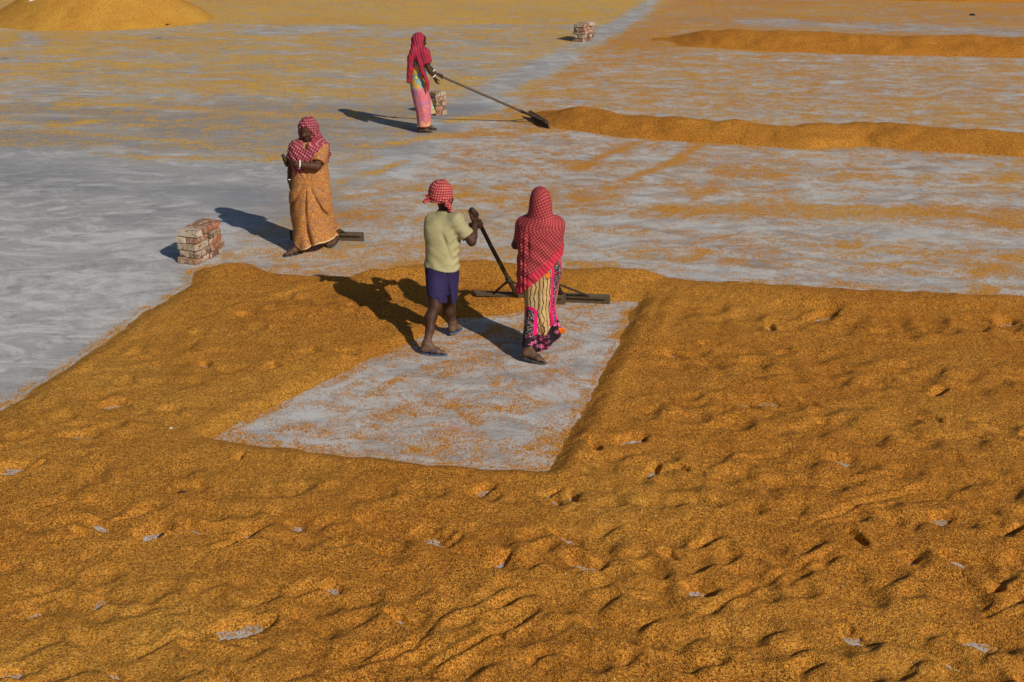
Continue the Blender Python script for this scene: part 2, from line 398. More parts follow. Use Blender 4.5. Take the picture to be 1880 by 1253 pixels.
def windrow(pts, hw, ht, seed, ramp):
    P = [tuple(p) for p in pts]
    def f(X, Y):
        d, t = line_dist(X, Y, P)
        wv = hw * (1 + .25 * fbm(X * .9, Y * .9, 2, seed)) + .06 * fbm(X * 4, Y * 4, 3, seed + 1)
        end = sstep(-.01, ramp * hw, X - P[0][0] + .55 * hw)
        hh = ht * (1 + .42 * fbm(X * .8, Y * .15, 3, seed + 2)) * end
        slumps = 0.05 * fbm(X * 2.2 + Y, Y * 1.2, 3, seed + 4)
        q = np.clip(1 - d / wv, 0, 1)
        return hh * (1 - (1 - q) ** 1.45) * np.where(q > 0, 1, 0) * (1 + slumps * 2) + .095 * fbm(X * 2.4, Y * 2.4, 3, seed + 3) * sstep(0, .3, q) + 0.010 * fbm(X * 14, Y * 14, 3, seed + 6) * sstep(0, .15, q) - .010 * (q <= 0)
    return f
def crest(pts, hw): return [(gp(*p)[0], gp(*p)[1] + hw) for p in pts]
c1 = crest([(1010, 231), (1100, 241), (1190, 254), (1300, 262), (1480, 273), (1600, 266), (1700, 275), (1880, 288), (2150, 298), (2500, 308)], .62)
heap('grain_windrow', c1[0][0] - 1, 9.8, 17.0, 21.6, .035, windrow(c1, .64, .235, 51, 1.6), .02,
     'long orange grain ridge that starts beside the far rake blade', 'grain heap', 'raked ridges of grain')
c2 = crest([(1270, 85), (1330, 88), (1450, 95), (1600, 100), (1880, 106), (2150, 110), (2400, 114)], .85)
heap('grain_windrow', c2[0][0] - 1.4, 14.5, 24.5, 31.5, .05, windrow(c2, .9, .30, 61, 1.15), .0,
     'brown grain ridge at the upper right with a pointed left end', 'grain heap', 'raked ridges of grain')
c3 = crest([(1330, -4), (1500, -1), (1880, 5), (2200, 7)], .7)
heap('grain_windrow', c3[0][0] - 1.4, 18.5, 36, 42, .09, windrow(c3, .75, .30, 71, 1.2), .0,
     'farthest grain ridge, only its foot showing at the top right edge', 'grain heap', 'raked ridges of grain')
def mound(X, Y):
    cx, cy = gp(136, 56)[0], gp(136, 56)[1] + 2.1
    g = .30 * fbm(X * .5, Y * .5, 2, 80)
    r = np.hypot((X - cx) / 2.90, (Y - cy) / 2.2) * (1 + .10 * g) + .03 * fbm(X * 1.5, Y * 1.5, 3, 82)
    q = np.clip(1 - r, 0, 1)
    return 1.75 * (q ** 0.95) * (1 - .22 * q) + .05 * fbm(X * 2, Y * 2, 3, 84) * sstep(0, .2, q) + .012 * fbm(X * 12, Y * 12, 3, 85) * sstep(0, .1, q) - .01 * (q <= 0)
cxm = gp(165, 56)
heap('grain_mound', cxm[0] - 4.0, cxm[0] + 3.4, cxm[1] - .6, cxm[1] + 4.8, .045, mound, .62,
     'tall golden heap of grain at the top left corner of the yard', 'grain heap')

# ---------------------------------------------------------------- the floor itself, with husks left on it
LANE = gpoly([(1200, -60), (1238, -60), (1214, 0), (1182, 36), (1125, 70), (1078, 100), (1000, 148), (945, 190), (860, 235), (760, 330), (640, 330), (720, 262),
              (800, 205), (870, 165), (940, 128), (1000, 104), (1055, 76), (1118, 40), (1190, 0)])
PATCH = [  # px polyline, half width m, coverage
    ([(1150, 330), (1230, 302), (1290, 262), (1310, 252)], .12, .95), ([(1060, 312), (1110, 285), (1190, 256)], .11, .92), ([(1330, 320), (1420, 322)], .22, .85), ([(1270, 370), (1300, 345), (1330, 320)], .12, .8),
    ([(1215, 330), (1260, 345)], .15, .5), ([(1215, 382), (1400, 385), (1600, 388), (1880, 402)], .34, .86), ([(860, 360), (980, 362), (1130, 366)], .24, .8),
    ([(1240, 495), (1290, 465)], .12, .95), ([(1800, 545), (1815, 505), (1830, 490)], .22, .9), ([(1840, 350), (1880, 300), (1880, 290)], .18, .7),
    ([(1425, 500), (1480, 460)], .06, .5), ([(1550, 430), (1620, 425)], .2, .5), ([(600, 345), (640, 330), (735, 300)], .13, .55), ([(690, 320), (745, 296)], .06, .6),
    ([(640, 362), (720, 352)], .10, .7), ([(700, 350), (860, 345)], .14, .6), ([(620, 300), (680, 290)], .14, .4), ([(450, 440), (500, 420), (560, 410)], .18, .45),
    ([(640, 460), (760, 468)], .18, .55), ([(420, 470), (500, 468)], .22, .5), ([(600, 450), (720, 470), (820, 470)], .2, .45), ([(700, 490), (800, 478), (900, 465)], .28, .75),
    ([(110, 190), (250, 194), (420, 205), (620, 216)], .16, .75), ([(100, 232), (160, 225)], .16, .8), ([(0, 225), (60, 226)], .12, .7), ([(120, 240), (260, 256), (380, 264)], .14, .6),
    ([(280, 292), (430, 290), (540, 296)], .16, .6), ([(250, 230), (520, 240)], .20, .4), ([(180, 282), (300, 292)], .12, .4),
    ([(0, 85), (40, 60)], .30, .8), ([(80, 58), (100, 90)], .22, .7), ([(190, 62), (270, 75), (350, 96)], .35, .75), ([(120, 60), (140, 75)], .5, .8), ([(400, 62), (560, 80), (700, 104)], .14, .85),
    ([(380, 72), (440, 88)], .18, .7), ([(480, 62), (700, 78)], .12, .7), ([(100, 118), (180, 112), (300, 122)], .16, .85), ([(200, 142), (420, 138), (620, 148)], .3, .7),
    ([(940, 175), (1000, 150), (1080, 128), (1180, 100)], .20, .7), ([(830, 222), (900, 215), (990, 225)], .22, .85), ([(735, 262), (800, 250), (900, 246), (1000, 238)], .22, .75), ([(1010, 250), (1300, 262)], .08, .5),
    ([(1100, 96), (1170, 72), (1230, 40), (1290, -20)], .45, .8), ([(1290, 90), (1170, 108)], .25, .65),
    ([(480, 182), (620, 172)], .2, .7), ([(760, 82), (860, 100)], .2, .5), ([(890, 70), (950, 84)], .2, .6), ([(770, 92), (905, 96)], .10, .1),
    ([(380, 805), (500, 812), (600, 826)], .07, .7), ([(470, 800), (560, 790)], .12, .5), ([(800, 640), (880, 612)], .12, .55), ([(730, 690), (700, 720), (640, 740)], .08, .45)]
BARE = [([(660, 720), (740, 680), (800, 660)], .06), ([(480, 790), (560, 760)], .14), ([(1060, 680), (1100, 600), (1140, 570)], .10), ([(480, 62), (640, 50)], .5), ([(50, 62), (70, 85)], .25), ([(1400, 40), (1880, 62)], .7),
        ([(1040, 400), (1300, 415), (1880, 440)], .2), ([(0, 170), (400, 178), (640, 190)], .3), ([(1200, 350), (1160, 368)], .2), ([(1030, 470), (1400, 500), (1700, 516), (1880, 518)], .13)]
def coverage(X, Y):
    a = rad(-3); Xr = X * math.cos(a) + Y * math.sin(a); Yr = -X * math.sin(a) + Y * math.cos(a)
    st = fbm(Xr * .45, Yr * 1.5, 5, 100, .6) * 2.6          # broad sweeping streaks
    st2 = fbm(Xr * 1.6, Yr * 4, 4, 110, .6) * 2.2
    ax = np.array(gp(1230, 0)[:2]); bx = np.array(gp(700, 330)[:2])
    side = ((bx[0] - ax[0]) * (Y - ax[1]) - (bx[1] - ax[1]) * (X - ax[0])) / np.hypot(*(bx - ax))   # >0 right of the lane
    right = sstep(-.3, .3, side)
    yb = lambda py: gp(940, py)[1]
    # left side
    cl = 0.66 * sstep(yb(45), yb(20), Y) + 0.0
    cl = np.where(Y < yb(45), .44 + .40 * st + .16 * st2, .76 + .2 * st)
    cl = np.where(Y < yb(185), .24 + .16 * st + .1 * st2, cl + .10 * st2)
    bare_line = gp(0, 268)[1] + (X - gp(0, 268)[0]) * ((gp(520, 300)[1] - gp(0, 268)[1]) / (gp(520, 300)[0] - gp(0, 268)[0]))
    cl = cl * sstep(-.15, .25, Y - bare_line + .3 * st)
    near_w = sstep(gp(380, 470)[0], gp(560, 470)[0], X) * (Y < bare_line + 1) * sstep(11, 12.5, Y)
    cl = np.maximum(cl, near_w * (.17 + .17 * st + .12 * st2))
    # right side
    cr = .36 + .26 * st + .16 * st2
    cr = np.where(Y > yb(238), .52 + .22 * st + .20 * st2, cr)
    cr = np.where(Y > yb(88), .74 + .26 * st + .16 * st2, cr)
    lowright = sstep(0.5, 5, X) * sstep(yb(240), yb(250), Y * 0 + Y) * 0
    c = cl * (1 - right) + cr * right
    # clean lane
    ld = poly_sd(X, Y, LANE) + .25 * st * .5
    c = c * (1 - .93 * sstep(-.15, .2, ld))
    # raked patch
    rk = poly_sd(X, Y, RAKED)
    c = np.where(rk > -.1, np.maximum(.35 + .14 * fbm(X * 2.2, Y * 3, 4, 130) * 2 + .10 * st2, .12), c)
    for P, wd, cv in PATCH:
        Q = pl(*P); x0 = min(q[0] for q in Q) - 2; x1 = max(q[0] for q in Q) + 2; y0 = min(q[1] for q in Q) - 2; y1 = max(q[1] for q in Q) + 2
        m = (X > x0) & (X < x1) & (Y > y0) & (Y < y1)
        dd, t = line_dist(X[m], Y[m], Q); k = np.exp(-(dd / (wd * (1 + .5 * st[m]).clip(.3, 2))) ** 2)
        cm = c[m]; c[m] = cm + (cv - cm) * k * .95
    for P, wd in BARE:
        dd, t = line_dist(X, Y, pl(*P)); c = c * (1 - .72 * np.exp(-(dd / wd) ** 2) * (.6 + .8 * vnoise(X * 3, Y * 6, 7)))
    # fringe beside everything that is heaped
    d = layer_dist(X, Y)
    fr = np.exp(-np.clip(-d, 0, 9) / .045) * .9
    fr = np.where(d > 0, .55, fr); fr = np.where((d > 0) & (rk < -.3) , .10, fr)
    c = np.where(d > 0.02, .46 + fr * .2, np.maximum(c, fr))
    for P, hw in ((c1, .66), (c2, .9), (c3, .75)):
        dd, t = line_dist(X, Y, P); c = np.maximum(c, .85 * np.exp(-np.clip(dd - hw, 0, 9) / .20))
    mm = mound(X, Y); c = np.where(mm > 0.0, .9, c)
    dm = np.hypot((X - gp(136, 56)[0]) / 2.90, (Y - cxm[1] - 2.1) / 2.2); c = np.maximum(c, .9 * np.exp(-np.clip(dm - 1, 0, 9) / .05))
    tone = np.clip((1 - right) * (.58 + .34 * sstep(14, 20, Y)) + right * .30 + .5 * fbm(X * .6, Y * .6, 2, 140), 0, 1) * (.4 + .6 * sstep(11.5, 14, Y))
    damp = (1 - right) * sstep(yb(300), yb(255), Y) * sstep(yb(180), yb(200), Y) * np.clip(.75 + 1.3 * st, 0, 1)
    dd, t = line_dist(X, Y, pl((-100, 300), (150, 330), (420, 350), (560, 400))); damp = np.maximum(damp, .75 * np.exp(-(dd / .75) ** 2) * np.clip(.8 + st, 0, 1))
    dd, t = line_dist(X, Y, pl((0, 475), (150, 480), (250, 482))); damp = np.maximum(damp, .35 * np.exp(-(dd / .12) ** 2))
    chalk = np.maximum(right * (d < 0) * sstep(yb(90), yb(120), Y) * 0 + right * (Y < yb(85)), (rk > 0) * 1.0)
    chalk = np.maximum(chalk, .5 * sstep(yb(380), yb(450), Y) * (Y < yb(380)))
    return np.clip(c, 0, 1), tone, np.clip(damp, 0, 1), chalk

def build_floor():
    X, Y, yy, uu = fan(3.6, 52, 760, 700, 1.6)
    c, t, dmp, ck = coverage(X, Y)
    V = np.stack([X, Y, np.zeros_like(X)], -1).reshape(-1, 3)
    o = link('drying_floor', mesh_np('drying_floor', V, quads(*X.shape), FLOOR, True, {'cov': c.ravel(), 'tone': t.ravel(), 'damp': dmp.ravel(), 'chalk': ck.ravel()}))
    tag(o, kind='structure')
    S = 900; V = np.array([[-S, -S, -.008], [S, -S, -.008], [S, S, -.008], [-S, S, -.008]])
    o = link('ground', mesh_np('ground', V, [[0, 1, 2, 3]], FLOOR, False, {'cov': [.3] * 4, 'tone': [.3] * 4, 'damp': [.1] * 4, 'chalk': [.3] * 4})); tag(o, kind='structure')
build_floor()
# ---------------------------------------------------------------- signed-distance modelling: organic shapes as one closed mesh
F32 = np.float32
class Field:
    def __init__(s, lo, hi, vox):
        s.vox = vox; s.lo = np.array(lo, F32)
        s.n = np.ceil((np.array(hi) - s.lo) / vox).astype(int) + 1
        s.ax = [s.lo[i] + vox * np.arange(s.n[i], dtype=F32) for i in range(3)]
        s.d = np.full(s.n, 0.5, F32)
    def clone(s):
        g = Field.__new__(Field); g.vox, g.lo, g.n, g.ax = s.vox, s.lo, s.n, s.ax; g.d = np.full(s.n, 0.5, F32); return g
    def win(s, lo, hi):
        a = np.clip(np.floor((np.array(lo) - s.lo) / s.vox).astype(int), 0, s.n)
        b = np.clip(np.ceil((np.array(hi) - s.lo) / s.vox).astype(int) + 1, 0, s.n)
        sl = tuple(slice(a[i], b[i]) for i in range(3))
        return sl, (s.ax[0][sl[0]][:, None, None], s.ax[1][sl[1]][None, :, None], s.ax[2][sl[2]][None, None, :])
    def full(s): return (s.ax[0][:, None, None], s.ax[1][None, :, None], s.ax[2][None, None, :])
    def blend(s, sl, v, k, sub=False):
        d = s.d[sl]
        if sub: d = -d
        if k > 0:
            h = np.maximum(k - np.abs(d - v), 0) / k
            r = np.minimum(d, v) - h * h * k * 0.25
        else: r = np.minimum(d, v)
        s.d[sl] = -r if sub else r
    def cone(s, a, b, ra, rb, k=0.02, sub=False):
        a = np.array(a, F32); b = np.array(b, F32); m = max(ra, rb) + k + .03
        sl, (x, y, z) = s.win(np.minimum(a, b) - m, np.maximum(a, b) + m)
        ab = b - a; L2 = float(ab @ ab) + 1e-9
        t = np.clip(((x - a[0]) * ab[0] + (y - a[1]) * ab[1] + (z - a[2]) * ab[2]) / L2, 0, 1)
        v = np.sqrt((x - a[0] - t * ab[0]) ** 2 + (y - a[1] - t * ab[1]) ** 2 + (z - a[2] - t * ab[2]) ** 2) - (ra + (rb - ra) * t)
        s.blend(sl, v.astype(F32), k, sub)
    def chain(s, pts, rs, k=0.02):
        for i in range(len(pts) - 1): s.cone(pts[i], pts[i + 1], rs[i], rs[i + 1], k)
    def ell(s, c, r, k=0.02, rot=None, sub=False):
        c = np.array(c, F32); m = max(r) + k + .03
        sl, (x, y, z) = s.win(c - m, c + m)
        p = [x - c[0], y - c[1], z - c[2]]
        if rot is not None:
            R = np.array(rot); p = [R[0, i] * p[0] + R[1, i] * p[1] + R[2, i] * p[2] for i in range(3)]
        q = np.sqrt((p[0] / r[0]) ** 2 + (p[1] / r[1]) ** 2 + (p[2] / r[2]) ** 2)
        g = np.sqrt((p[0] / r[0] ** 2) ** 2 + (p[1] / r[1] ** 2) ** 2 + (p[2] / r[2] ** 2) ** 2) + 1e-6
        s.blend(sl, (q * (q - 1) / g).astype(F32), k, sub)
    def apply(s, fn, sub=False, k=0.0):
        x, y, z = s.full(); s.blend((slice(None),) * 3, fn(x, y, z).astype(F32) + np.zeros_like(s.d), k, sub)
    def cut(s, fn):
        """keep where fn<0"""
        x, y, z = s.full(); s.d = np.maximum(s.d, (fn(x, y, z) + np.zeros_like(s.d)).astype(F32))
    def disp(s, fn):
        m = np.abs(s.d) < 0.05; idx = np.nonzero(m)
        s.d[m] -= fn(s.ax[0][idx[0]], s.ax[1][idx[1]], s.ax[2][idx[2]]).astype(F32)
    def mesh(s, smooth=1):
        d = s.d.copy()
        for sl in ((0,), (-1,)):
            d[sl[0], :, :] = .5; d[:, sl[0], :] = .5; d[:, :, sl[0]] = .5
        ins = d < 0
        n = np.array(d.shape) - 1
        cnt = np.zeros(n, np.int8); acc = np.zeros(tuple(n) + (3,), F32); num = np.zeros(n, F32)
        corners = [(i, j, k) for i in (0, 1) for j in (0, 1) for k in (0, 1)]
        S = lambda A, c: A[c[0]:A.shape[0] - 1 + c[0], c[1]:A.shape[1] - 1 + c[1], c[2]:A.shape[2] - 1 + c[2]]
        tot = sum(S(ins, c).astype(np.int8) for c in corners)
        act = (tot > 0) & (tot < 8); I = np.argwhere(act)
        if len(I) == 0: return np.zeros((0, 3)), np.zeros((0, 4), int)
        P = np.zeros((len(I), 3), F32); N = np.zeros(len(I), F32)
        for a in corners:
            for ax in range(3):
                if a[ax] == 1: continue
                b = list(a); b[ax] = 1
                da = d[tuple((I + a).T)]; db = d[tuple((I + b).T)]
                m = (da < 0) != (db < 0); t = np.where(m, da / (da - db + 1e-12), 0)
                p = np.tile(np.array(a, F32), (len(I), 1)); p[:, ax] = t
                P += p * m[:, None]; N += m
        P /= np.maximum(N, 1)[:, None]
        vid = np.full(n, -1, np.int32); vid[tuple(I.T)] = np.arange(len(I))
        V = s.lo + (I + P) * s.vox
        Fs = []
        for ax in range(3):
            o1, o2 = [(1, 2), (2, 0), (0, 1)][ax]
            A = ins; sh = [slice(None)] * 3; s0 = list(sh); s1 = list(sh); s0[ax] = slice(0, -1); s1[ax] = slice(1, None)
            ch = A[tuple(s0)] != A[tuple(s1)]; E = np.argwhere(ch)
            if len(E) == 0: continue
            E = E[(E[:, o1] > 0) & (E[:, o2] > 0) & (E[:, o1] < n[o1]) & (E[:, o2] < n[o2]) & (E[:, ax] < n[ax])]
            e1 = np.zeros(3, int); e1[o1] = 1; e2 = np.zeros(3, int); e2[o2] = 1
            q = [vid[tuple((E - e1 - e2).T)], vid[tuple((E - e2).T)], vid[tuple(E.T)], vid[tuple((E - e1).T)]]
            Q = np.stack(q, -1); flip = ~ins[tuple(E.T)]
            Q[flip] = Q[flip][:, ::-1]
            Fs.append(Q)
        Fc = np.concatenate(Fs); Fc = Fc[(Fc >= 0).all(1)]
        for _ in range(smooth):
            e = np.concatenate([Fc[:, [0, 1]], Fc[:, [1, 2]], Fc[:, [2, 3]], Fc[:, [3, 0]]])
            sm = np.zeros_like(V); c = np.zeros(len(V), F32)
            for k in range(3): sm[:, k] = np.bincount(e[:, 0], V[e[:, 1], k], len(V)) + np.bincount(e[:, 1], V[e[:, 0], k], len(V))
            c = np.bincount(e[:, 0], minlength=len(V)) + np.bincount(e[:, 1], minlength=len(V))
            V = V * .5 + .5 * sm / np.maximum(c, 1)[:, None]
        return V.astype(F32), Fc

def A(*v): return np.array(v, F32)
def lerp(a, b, t): return np.array(a) * (1 - t) + np.array(b) * t
def unit(v): v = np.array(v, float); return v / (np.linalg.norm(v) + 1e-9)
def rotz(a): c, s = math.cos(a), math.sin(a); return np.array([[c, -s, 0], [s, c, 0], [0, 0, 1]])
def rotx(a): c, s = math.cos(a), math.sin(a); return np.array([[1, 0, 0], [0, c, -s], [0, s, c]])
def roty(a): c, s = math.cos(a), math.sin(a); return np.array([[c, 0, s], [0, 1, 0], [-s, 0, c]])

def drape(table, fold=None):
    """cloth hanging as rings: rows of (z, cx, cy, rx, ry), z falling; fold(theta, z, x, y) -> relative radius change"""
    T = np.array(sorted(table), float)
    def fn(x, y, z):
        zz = np.broadcast_to(z, z.shape)
        c = [np.interp(zz, T[:, 0], T[:, i]).astype(F32) for i in (1, 2, 3, 4)]
        dx = x - c[0]; dy = y - c[1]
        th = np.arctan2(dy, dx); rr = np.sqrt(dx * dx + dy * dy) + 1e-6
        R = 1 / np.sqrt((np.cos(th) / c[2]) ** 2 + (np.sin(th) / c[3]) ** 2)
        if fold is not None: R = R * (1 + fold(th, z, x, y))
        v = (rr - R) * 0.85
        v = np.maximum(v, z - T[-1, 0]); v = np.maximum(v, T[0, 0] - z)
        return v
    return fn

def hand_grip(f, wrist, axis, centre, wdir=None, r=0.016, s=1.0, side=1, open_=0.0):
    """palm from the wrist to a stick; four bent fingers round it and a thumb that closes from the other side"""
    a = unit(axis); c = np.array(centre, float); w = np.array(wrist, float) - c
    w = unit(w - a * (w @ a)); n = np.cross(a, w) * side
    rc = r + 0.0075 * s
    P = lambda off, ang, rr: c + a * off + (w * math.cos(ang) + n * math.sin(ang)) * rr
    for off, fl in ((-.029, .86), (-.0098, .97), (.0098, 1.0), (.029, .94)):
        off *= s
        k0 = P(off, rad(28), rc + .018 * s)
        f.cone(lerp(wrist, k0, .12), k0, .0155 * s, .0125 * s, .012)
        p = [k0, P(off, rad(82), rc + .002), P(off * .92, rad(82 + 75 * fl), rc), P(off * .86, rad(82 + 150 * fl), rc)]
        f.chain(p, [.0108 * s, .0092 * s, .0082 * s, .0070 * s], .003)
    t0 = lerp(wrist, c, .38) - n * .006
    tp = [t0, P(.040 * s, rad(-25), rc + .016 * s), P(.040 * s, rad(-75), rc + .004), P(.030 * s, rad(-125), rc)]
    f.chain(tp, [.0150 * s, .0115 * s, .0098 * s, .0080 * s], .006)
def hand_free(f, wrist, tip_dir, palm_n, s=1.0, curl=0.5, thumb=1):
    """relaxed hand, slightly curled"""
    d = unit(tip_dir); n = unit(np.array(palm_n) - d * (np.array(palm_n) @ d)); q = np.cross(d, n)
    w = np.array(wrist, float)
    for i, (off, L) in enumerate(((-.030, .060), (-.010, .072), (.010, .078), (.028, .070))):
        k0 = w + d * .082 * s + q * off * s
        f.cone(w + q * off * .4 * s + d * .01, k0, .0145 * s, .0120 * s, .014)
        p = [k0]; ang = curl * .35
        for j, fr in enumerate((.45, .30, .25)):
            p.append(p[-1] + (d * math.cos(ang) + n * math.sin(ang)) * L * fr * s); ang += curl * .75
        f.chain(p, [.0102 * s, .0090 * s, .0080 * s, .0068 * s], .003)
    t0 = w + d * .022 * s + q * thumb * .018 * s
    t1 = t0 + (d * .6 + q * thumb * .7 + n * .35) * .040 * s; t2 = t1 + (d * .85 + q * thumb * .25 + n * .4) * .030 * s
    f.chain([t0, t1, t2, t2 + (d * .9 + n * .3) * .022 * s], [.0145 * s, .0115 * s, .0098 * s, .0078 * s], .005)

def foot(f, ankle, heel, toe, s=1.0, side=1, lift=0.0):
    """bare foot on its sole: heel, instep, ball and five toes. heel/toe are ground points"""
    h = np.array(heel, float); t = np.array(toe, float); d = unit(t - h); L = np.linalg.norm(t - h); up = unit(np.cross(np.cross(d, [0, 0, 1]), d))
    q = np.cross(d, up) * side
    up0 = up
    hp = h + up * .030 * s + d * .028
    f.cone(ankle, hp, .036 * s, .030 * s, .02)
    f.cone(ankle + np.array([0, 0, 0]), h + d * L * .55 + up * .032 * s, .034 * s, .026 * s, .03)
    ball_i = h + d * L * .70 + q * .024 * s + up * .022 * s; ball_o = h + d * L * .64 - q * .028 * s + up * .019 * s
    f.cone(hp, ball_i, .028 * s, .022 * s, .02); f.cone(hp, ball_o, .028 * s, .018 * s, .02); f.cone(ball_i, ball_o, .021 * s, .018 * s, .02)
    for i, (o, l, r) in enumerate(((.030, .98, .0125), (.011, .96, .0092), (-.004, .92, .0086), (-.018, .87, .0082), (-.031, .81, .0082))):
        b = ball_i * (1 - i / 4) + ball_o * (i / 4)
        f.cone(b, h + d * L * l + q * o * s + up * .012 * s, r * 1.25 * s, r * s, .006)
    f.ell(ankle + q * .026 * s + up * .004, (.014, .014, .016), .02); f.ell(ankle - q * .026 * s - up * .002, (.013, .013, .015), .02)

def head(f, c, yaw, pitch, s=1.0, roll=0.0, ears=True):
    """c = head centre; the face looks along +x of the head frame. Returns the frame"""
    R = rotz(yaw) @ roty(pitch) @ rotx(roll); c = np.array(c, float)
    P = lambda x, y, z: c + R @ (np.array([x, y, z]) * s)
    E = lambda p, r, k=.02, sub=False: f.ell(P(*p), tuple(v * s for v in r), k, R, sub)
    E((-.010, 0, .022), (.094, .074, .088), .0)                     # cranium
    E((.022, 0, -.030), (.066, .058, .075), .045)                   # face
    f.cone(P(.050, 0, -.088), P(.010, .038, -.062), .022 * s, .022 * s, .03); f.cone(P(.050, 0, -.088), P(.010, -.038, -.062), .022 * s, .022 * s, .03)
    E((.060, 0, -.092), (.020, .020, .015), .02)                    # chin
    for q in (1, -1):
        E((.072, q * .030, -.026), (.016, .019, .014), .02)         # cheek
        E((.082, q * .029, .002), (.016, .017, .010), .010, True)   # eye socket
        f.cone(P(.078, q * .012, .021), P(.068, q * .046, .020), .0095 * s, .008 * s, .012)   # brow
    f.chain([P(.080, 0, .010), P(.096, 0, -.018), P(.104, 0, -.030)], [.007 * s, .0095 * s, .012 * s], .010)   # nose
    for q in (1, -1):
        E((.094, q * .012, -.032), (.010, .0085, .007), .006)
        if ears: E((-.006, q * .074, -.008), (.018, .007, .030), .008)
    f.cone(P(.086, .017, -.056), P(.086, -.017, -.056), .0068 * s, .0068 * s, .006)   # upper lip
    f.cone(P(.083, .014, -.068), P(.083, -.014, -.068), .0078 * s, .0078 * s, .006)   # lower lip
    f.ell(P(.095, 0, -.0620), (.012 * s, .022 * s, .0022 * s), .002, R, True)
    return P, R

# cloth folds: noise on a cylinder of space, cheap and continuous
def cn(x, y, z, sc, seed=0): return fbm(x * sc + z * .37 * sc + 3.3 * seed, y * sc * .83 + z * sc * .61, 3, seed)
# ---------------------------------------------------------------- materials for people
def skin_mat(name, c1, c2):
    N = NT(name); pos = N.n('TexCoord').outputs['Object']
    n = N.noise(pos, 9, 4, .6).outputs[0]
    c = N.mix(N.mapr(n, .3, .7), c1, c2)
    dust = N.n('Attribute', attribute_name='dust').outputs['Fac']
    c = N.mix(N.math('MULTIPLY', dust, N.mapr(N.noise(pos, 60, 3, .7).outputs[0], .3, .6, .2, .8)), c, (.20, .13, .085))
    return N.out(c, .60, N.bump(N.noise(pos, 180, 3, .6).outputs[0], .25, .002), Specular_IOR_Level=.30)
SKIN = skin_mat('dark_skin', (.040, .016, .009), (.062, .025, .014))
SKIN2 = skin_mat('brown_skin', (.062, .023, .012), (.095, .037, .019))
HAIR = NT('black_hair').out((.008, .007, .007), .45)
EYE = NT('eye_white').out((.16, .13, .11), .5)
IRIS = NT('dark_iris').out((.012, .008, .006), .2)
BANGLE = NT('white_bangle').out((.80, .78, .74), .3)

def gamcha(name, dark, light, period=.021, duty=.42, soft=.12, border=None):
    """woven check: light threads in both directions, pink where one crosses red, palest where two cross"""
    N = NT(name); p = N.n('Attribute', attribute_name='pat').outputs['Vector']
    s = N.n('SeparateXYZ', {0: p}); obj = N.n('TexCoord').outputs['Object']
    def st(v, per):
        f = N.math('ABSOLUTE', N.math('SUBTRACT', N.math('FRACT', N.math('DIVIDE', v, per)), .5))
        return N.mapr(f, duty * .5 - soft * .5, duty * .5 + soft * .5, 1.0, 0.0)
    u, v = s.outputs[0], s.outputs[1]
    a, b = st(u, period), st(v, period)
    t = N.math('ADD', N.math('MULTIPLY', a, .5), N.math('MULTIPLY', b, .5))
    c = N.ramp(t, [(0.0, dark), (.5, tuple(d * .45 + l * .55 * .8 for d, l in zip(dark, light))), (1.0, light)])
    if border is not None:
        k = N.mapr(s.outputs[2], .45, .55)
        band = N.mix(st(u, period * 1.4), (.46, .022, .05), (.58, .06, .10))
        c = N.mix(k, c, band)
    wr = N.noise(obj, 26, 4, .6).outputs[0]
    c = N.mix(1.0, c, N.ramp(N.noise(obj, 7, 3, .6).outputs[0], [(.3, .78), (.7, 1.08)]), 'MULTIPLY')
    return N.out(c, .9, N.bump(wr, .55, .008))
G_MAN = gamcha('red_checked_cotton', (.33, .006, .016), (.60, .23, .22), .023, .38)
G_BACK = gamcha('crimson_checked_shawl', (.27, .004, .015), (.50, .15, .16), .0235, .36, .12, True)
G_LEFT = gamcha('faded_rose_shawl', (.23, .008, .030), (.60, .30, .33), .030, .26, .12)
G_FAR = gamcha('red_and_indigo_shawl', (.42, .008, .026), (.20, .07, .15), .040, .34, .12)

def shirt_mat():
    N = NT('faded_khaki_jersey'); o = N.n('TexCoord').outputs['Object']
    n = N.noise(N.mapping(o, (1, 1, .5)), 3.2, 4, .6).outputs[0]
    c = N.mix(N.mapr(n, .36, .66), (.33, .31, .165), (.43, .40, .235))
    sweat = N.noise(N.mapping(o, (3.2, 1, .9), loc=(.2, 0, .1)), 2.2, 3, .5).outputs[0]
    c = N.mix(N.mapr(sweat, .56, .70, 0, .45), c, (.27, .265, .17))
    wr = N.noise(N.mapping(o, (1, 1, 2.2), (0, .5, 0)), 11, 5, .6, 1.2).outputs[0]
    return N.out(c, .92, N.bump(wr, .40, .014))
SHIRT = shirt_mat()
def lungi_mat():
    N = NT('indigo_cotton'); o = N.n('TexCoord').outputs['Object']
    c = N.mix(N.mapr(N.noise(o, 6, 4, .6).outputs[0], .35, .65), (.020, .014, .062), (.030, .022, .092))
    return N.out(c, .85, N.bump(N.noise(N.mapping(o, (1.5, 1.5, .35)), 16, 4, .6, .8).outputs[0], .6, .015))
LUNGI = lungi_mat()

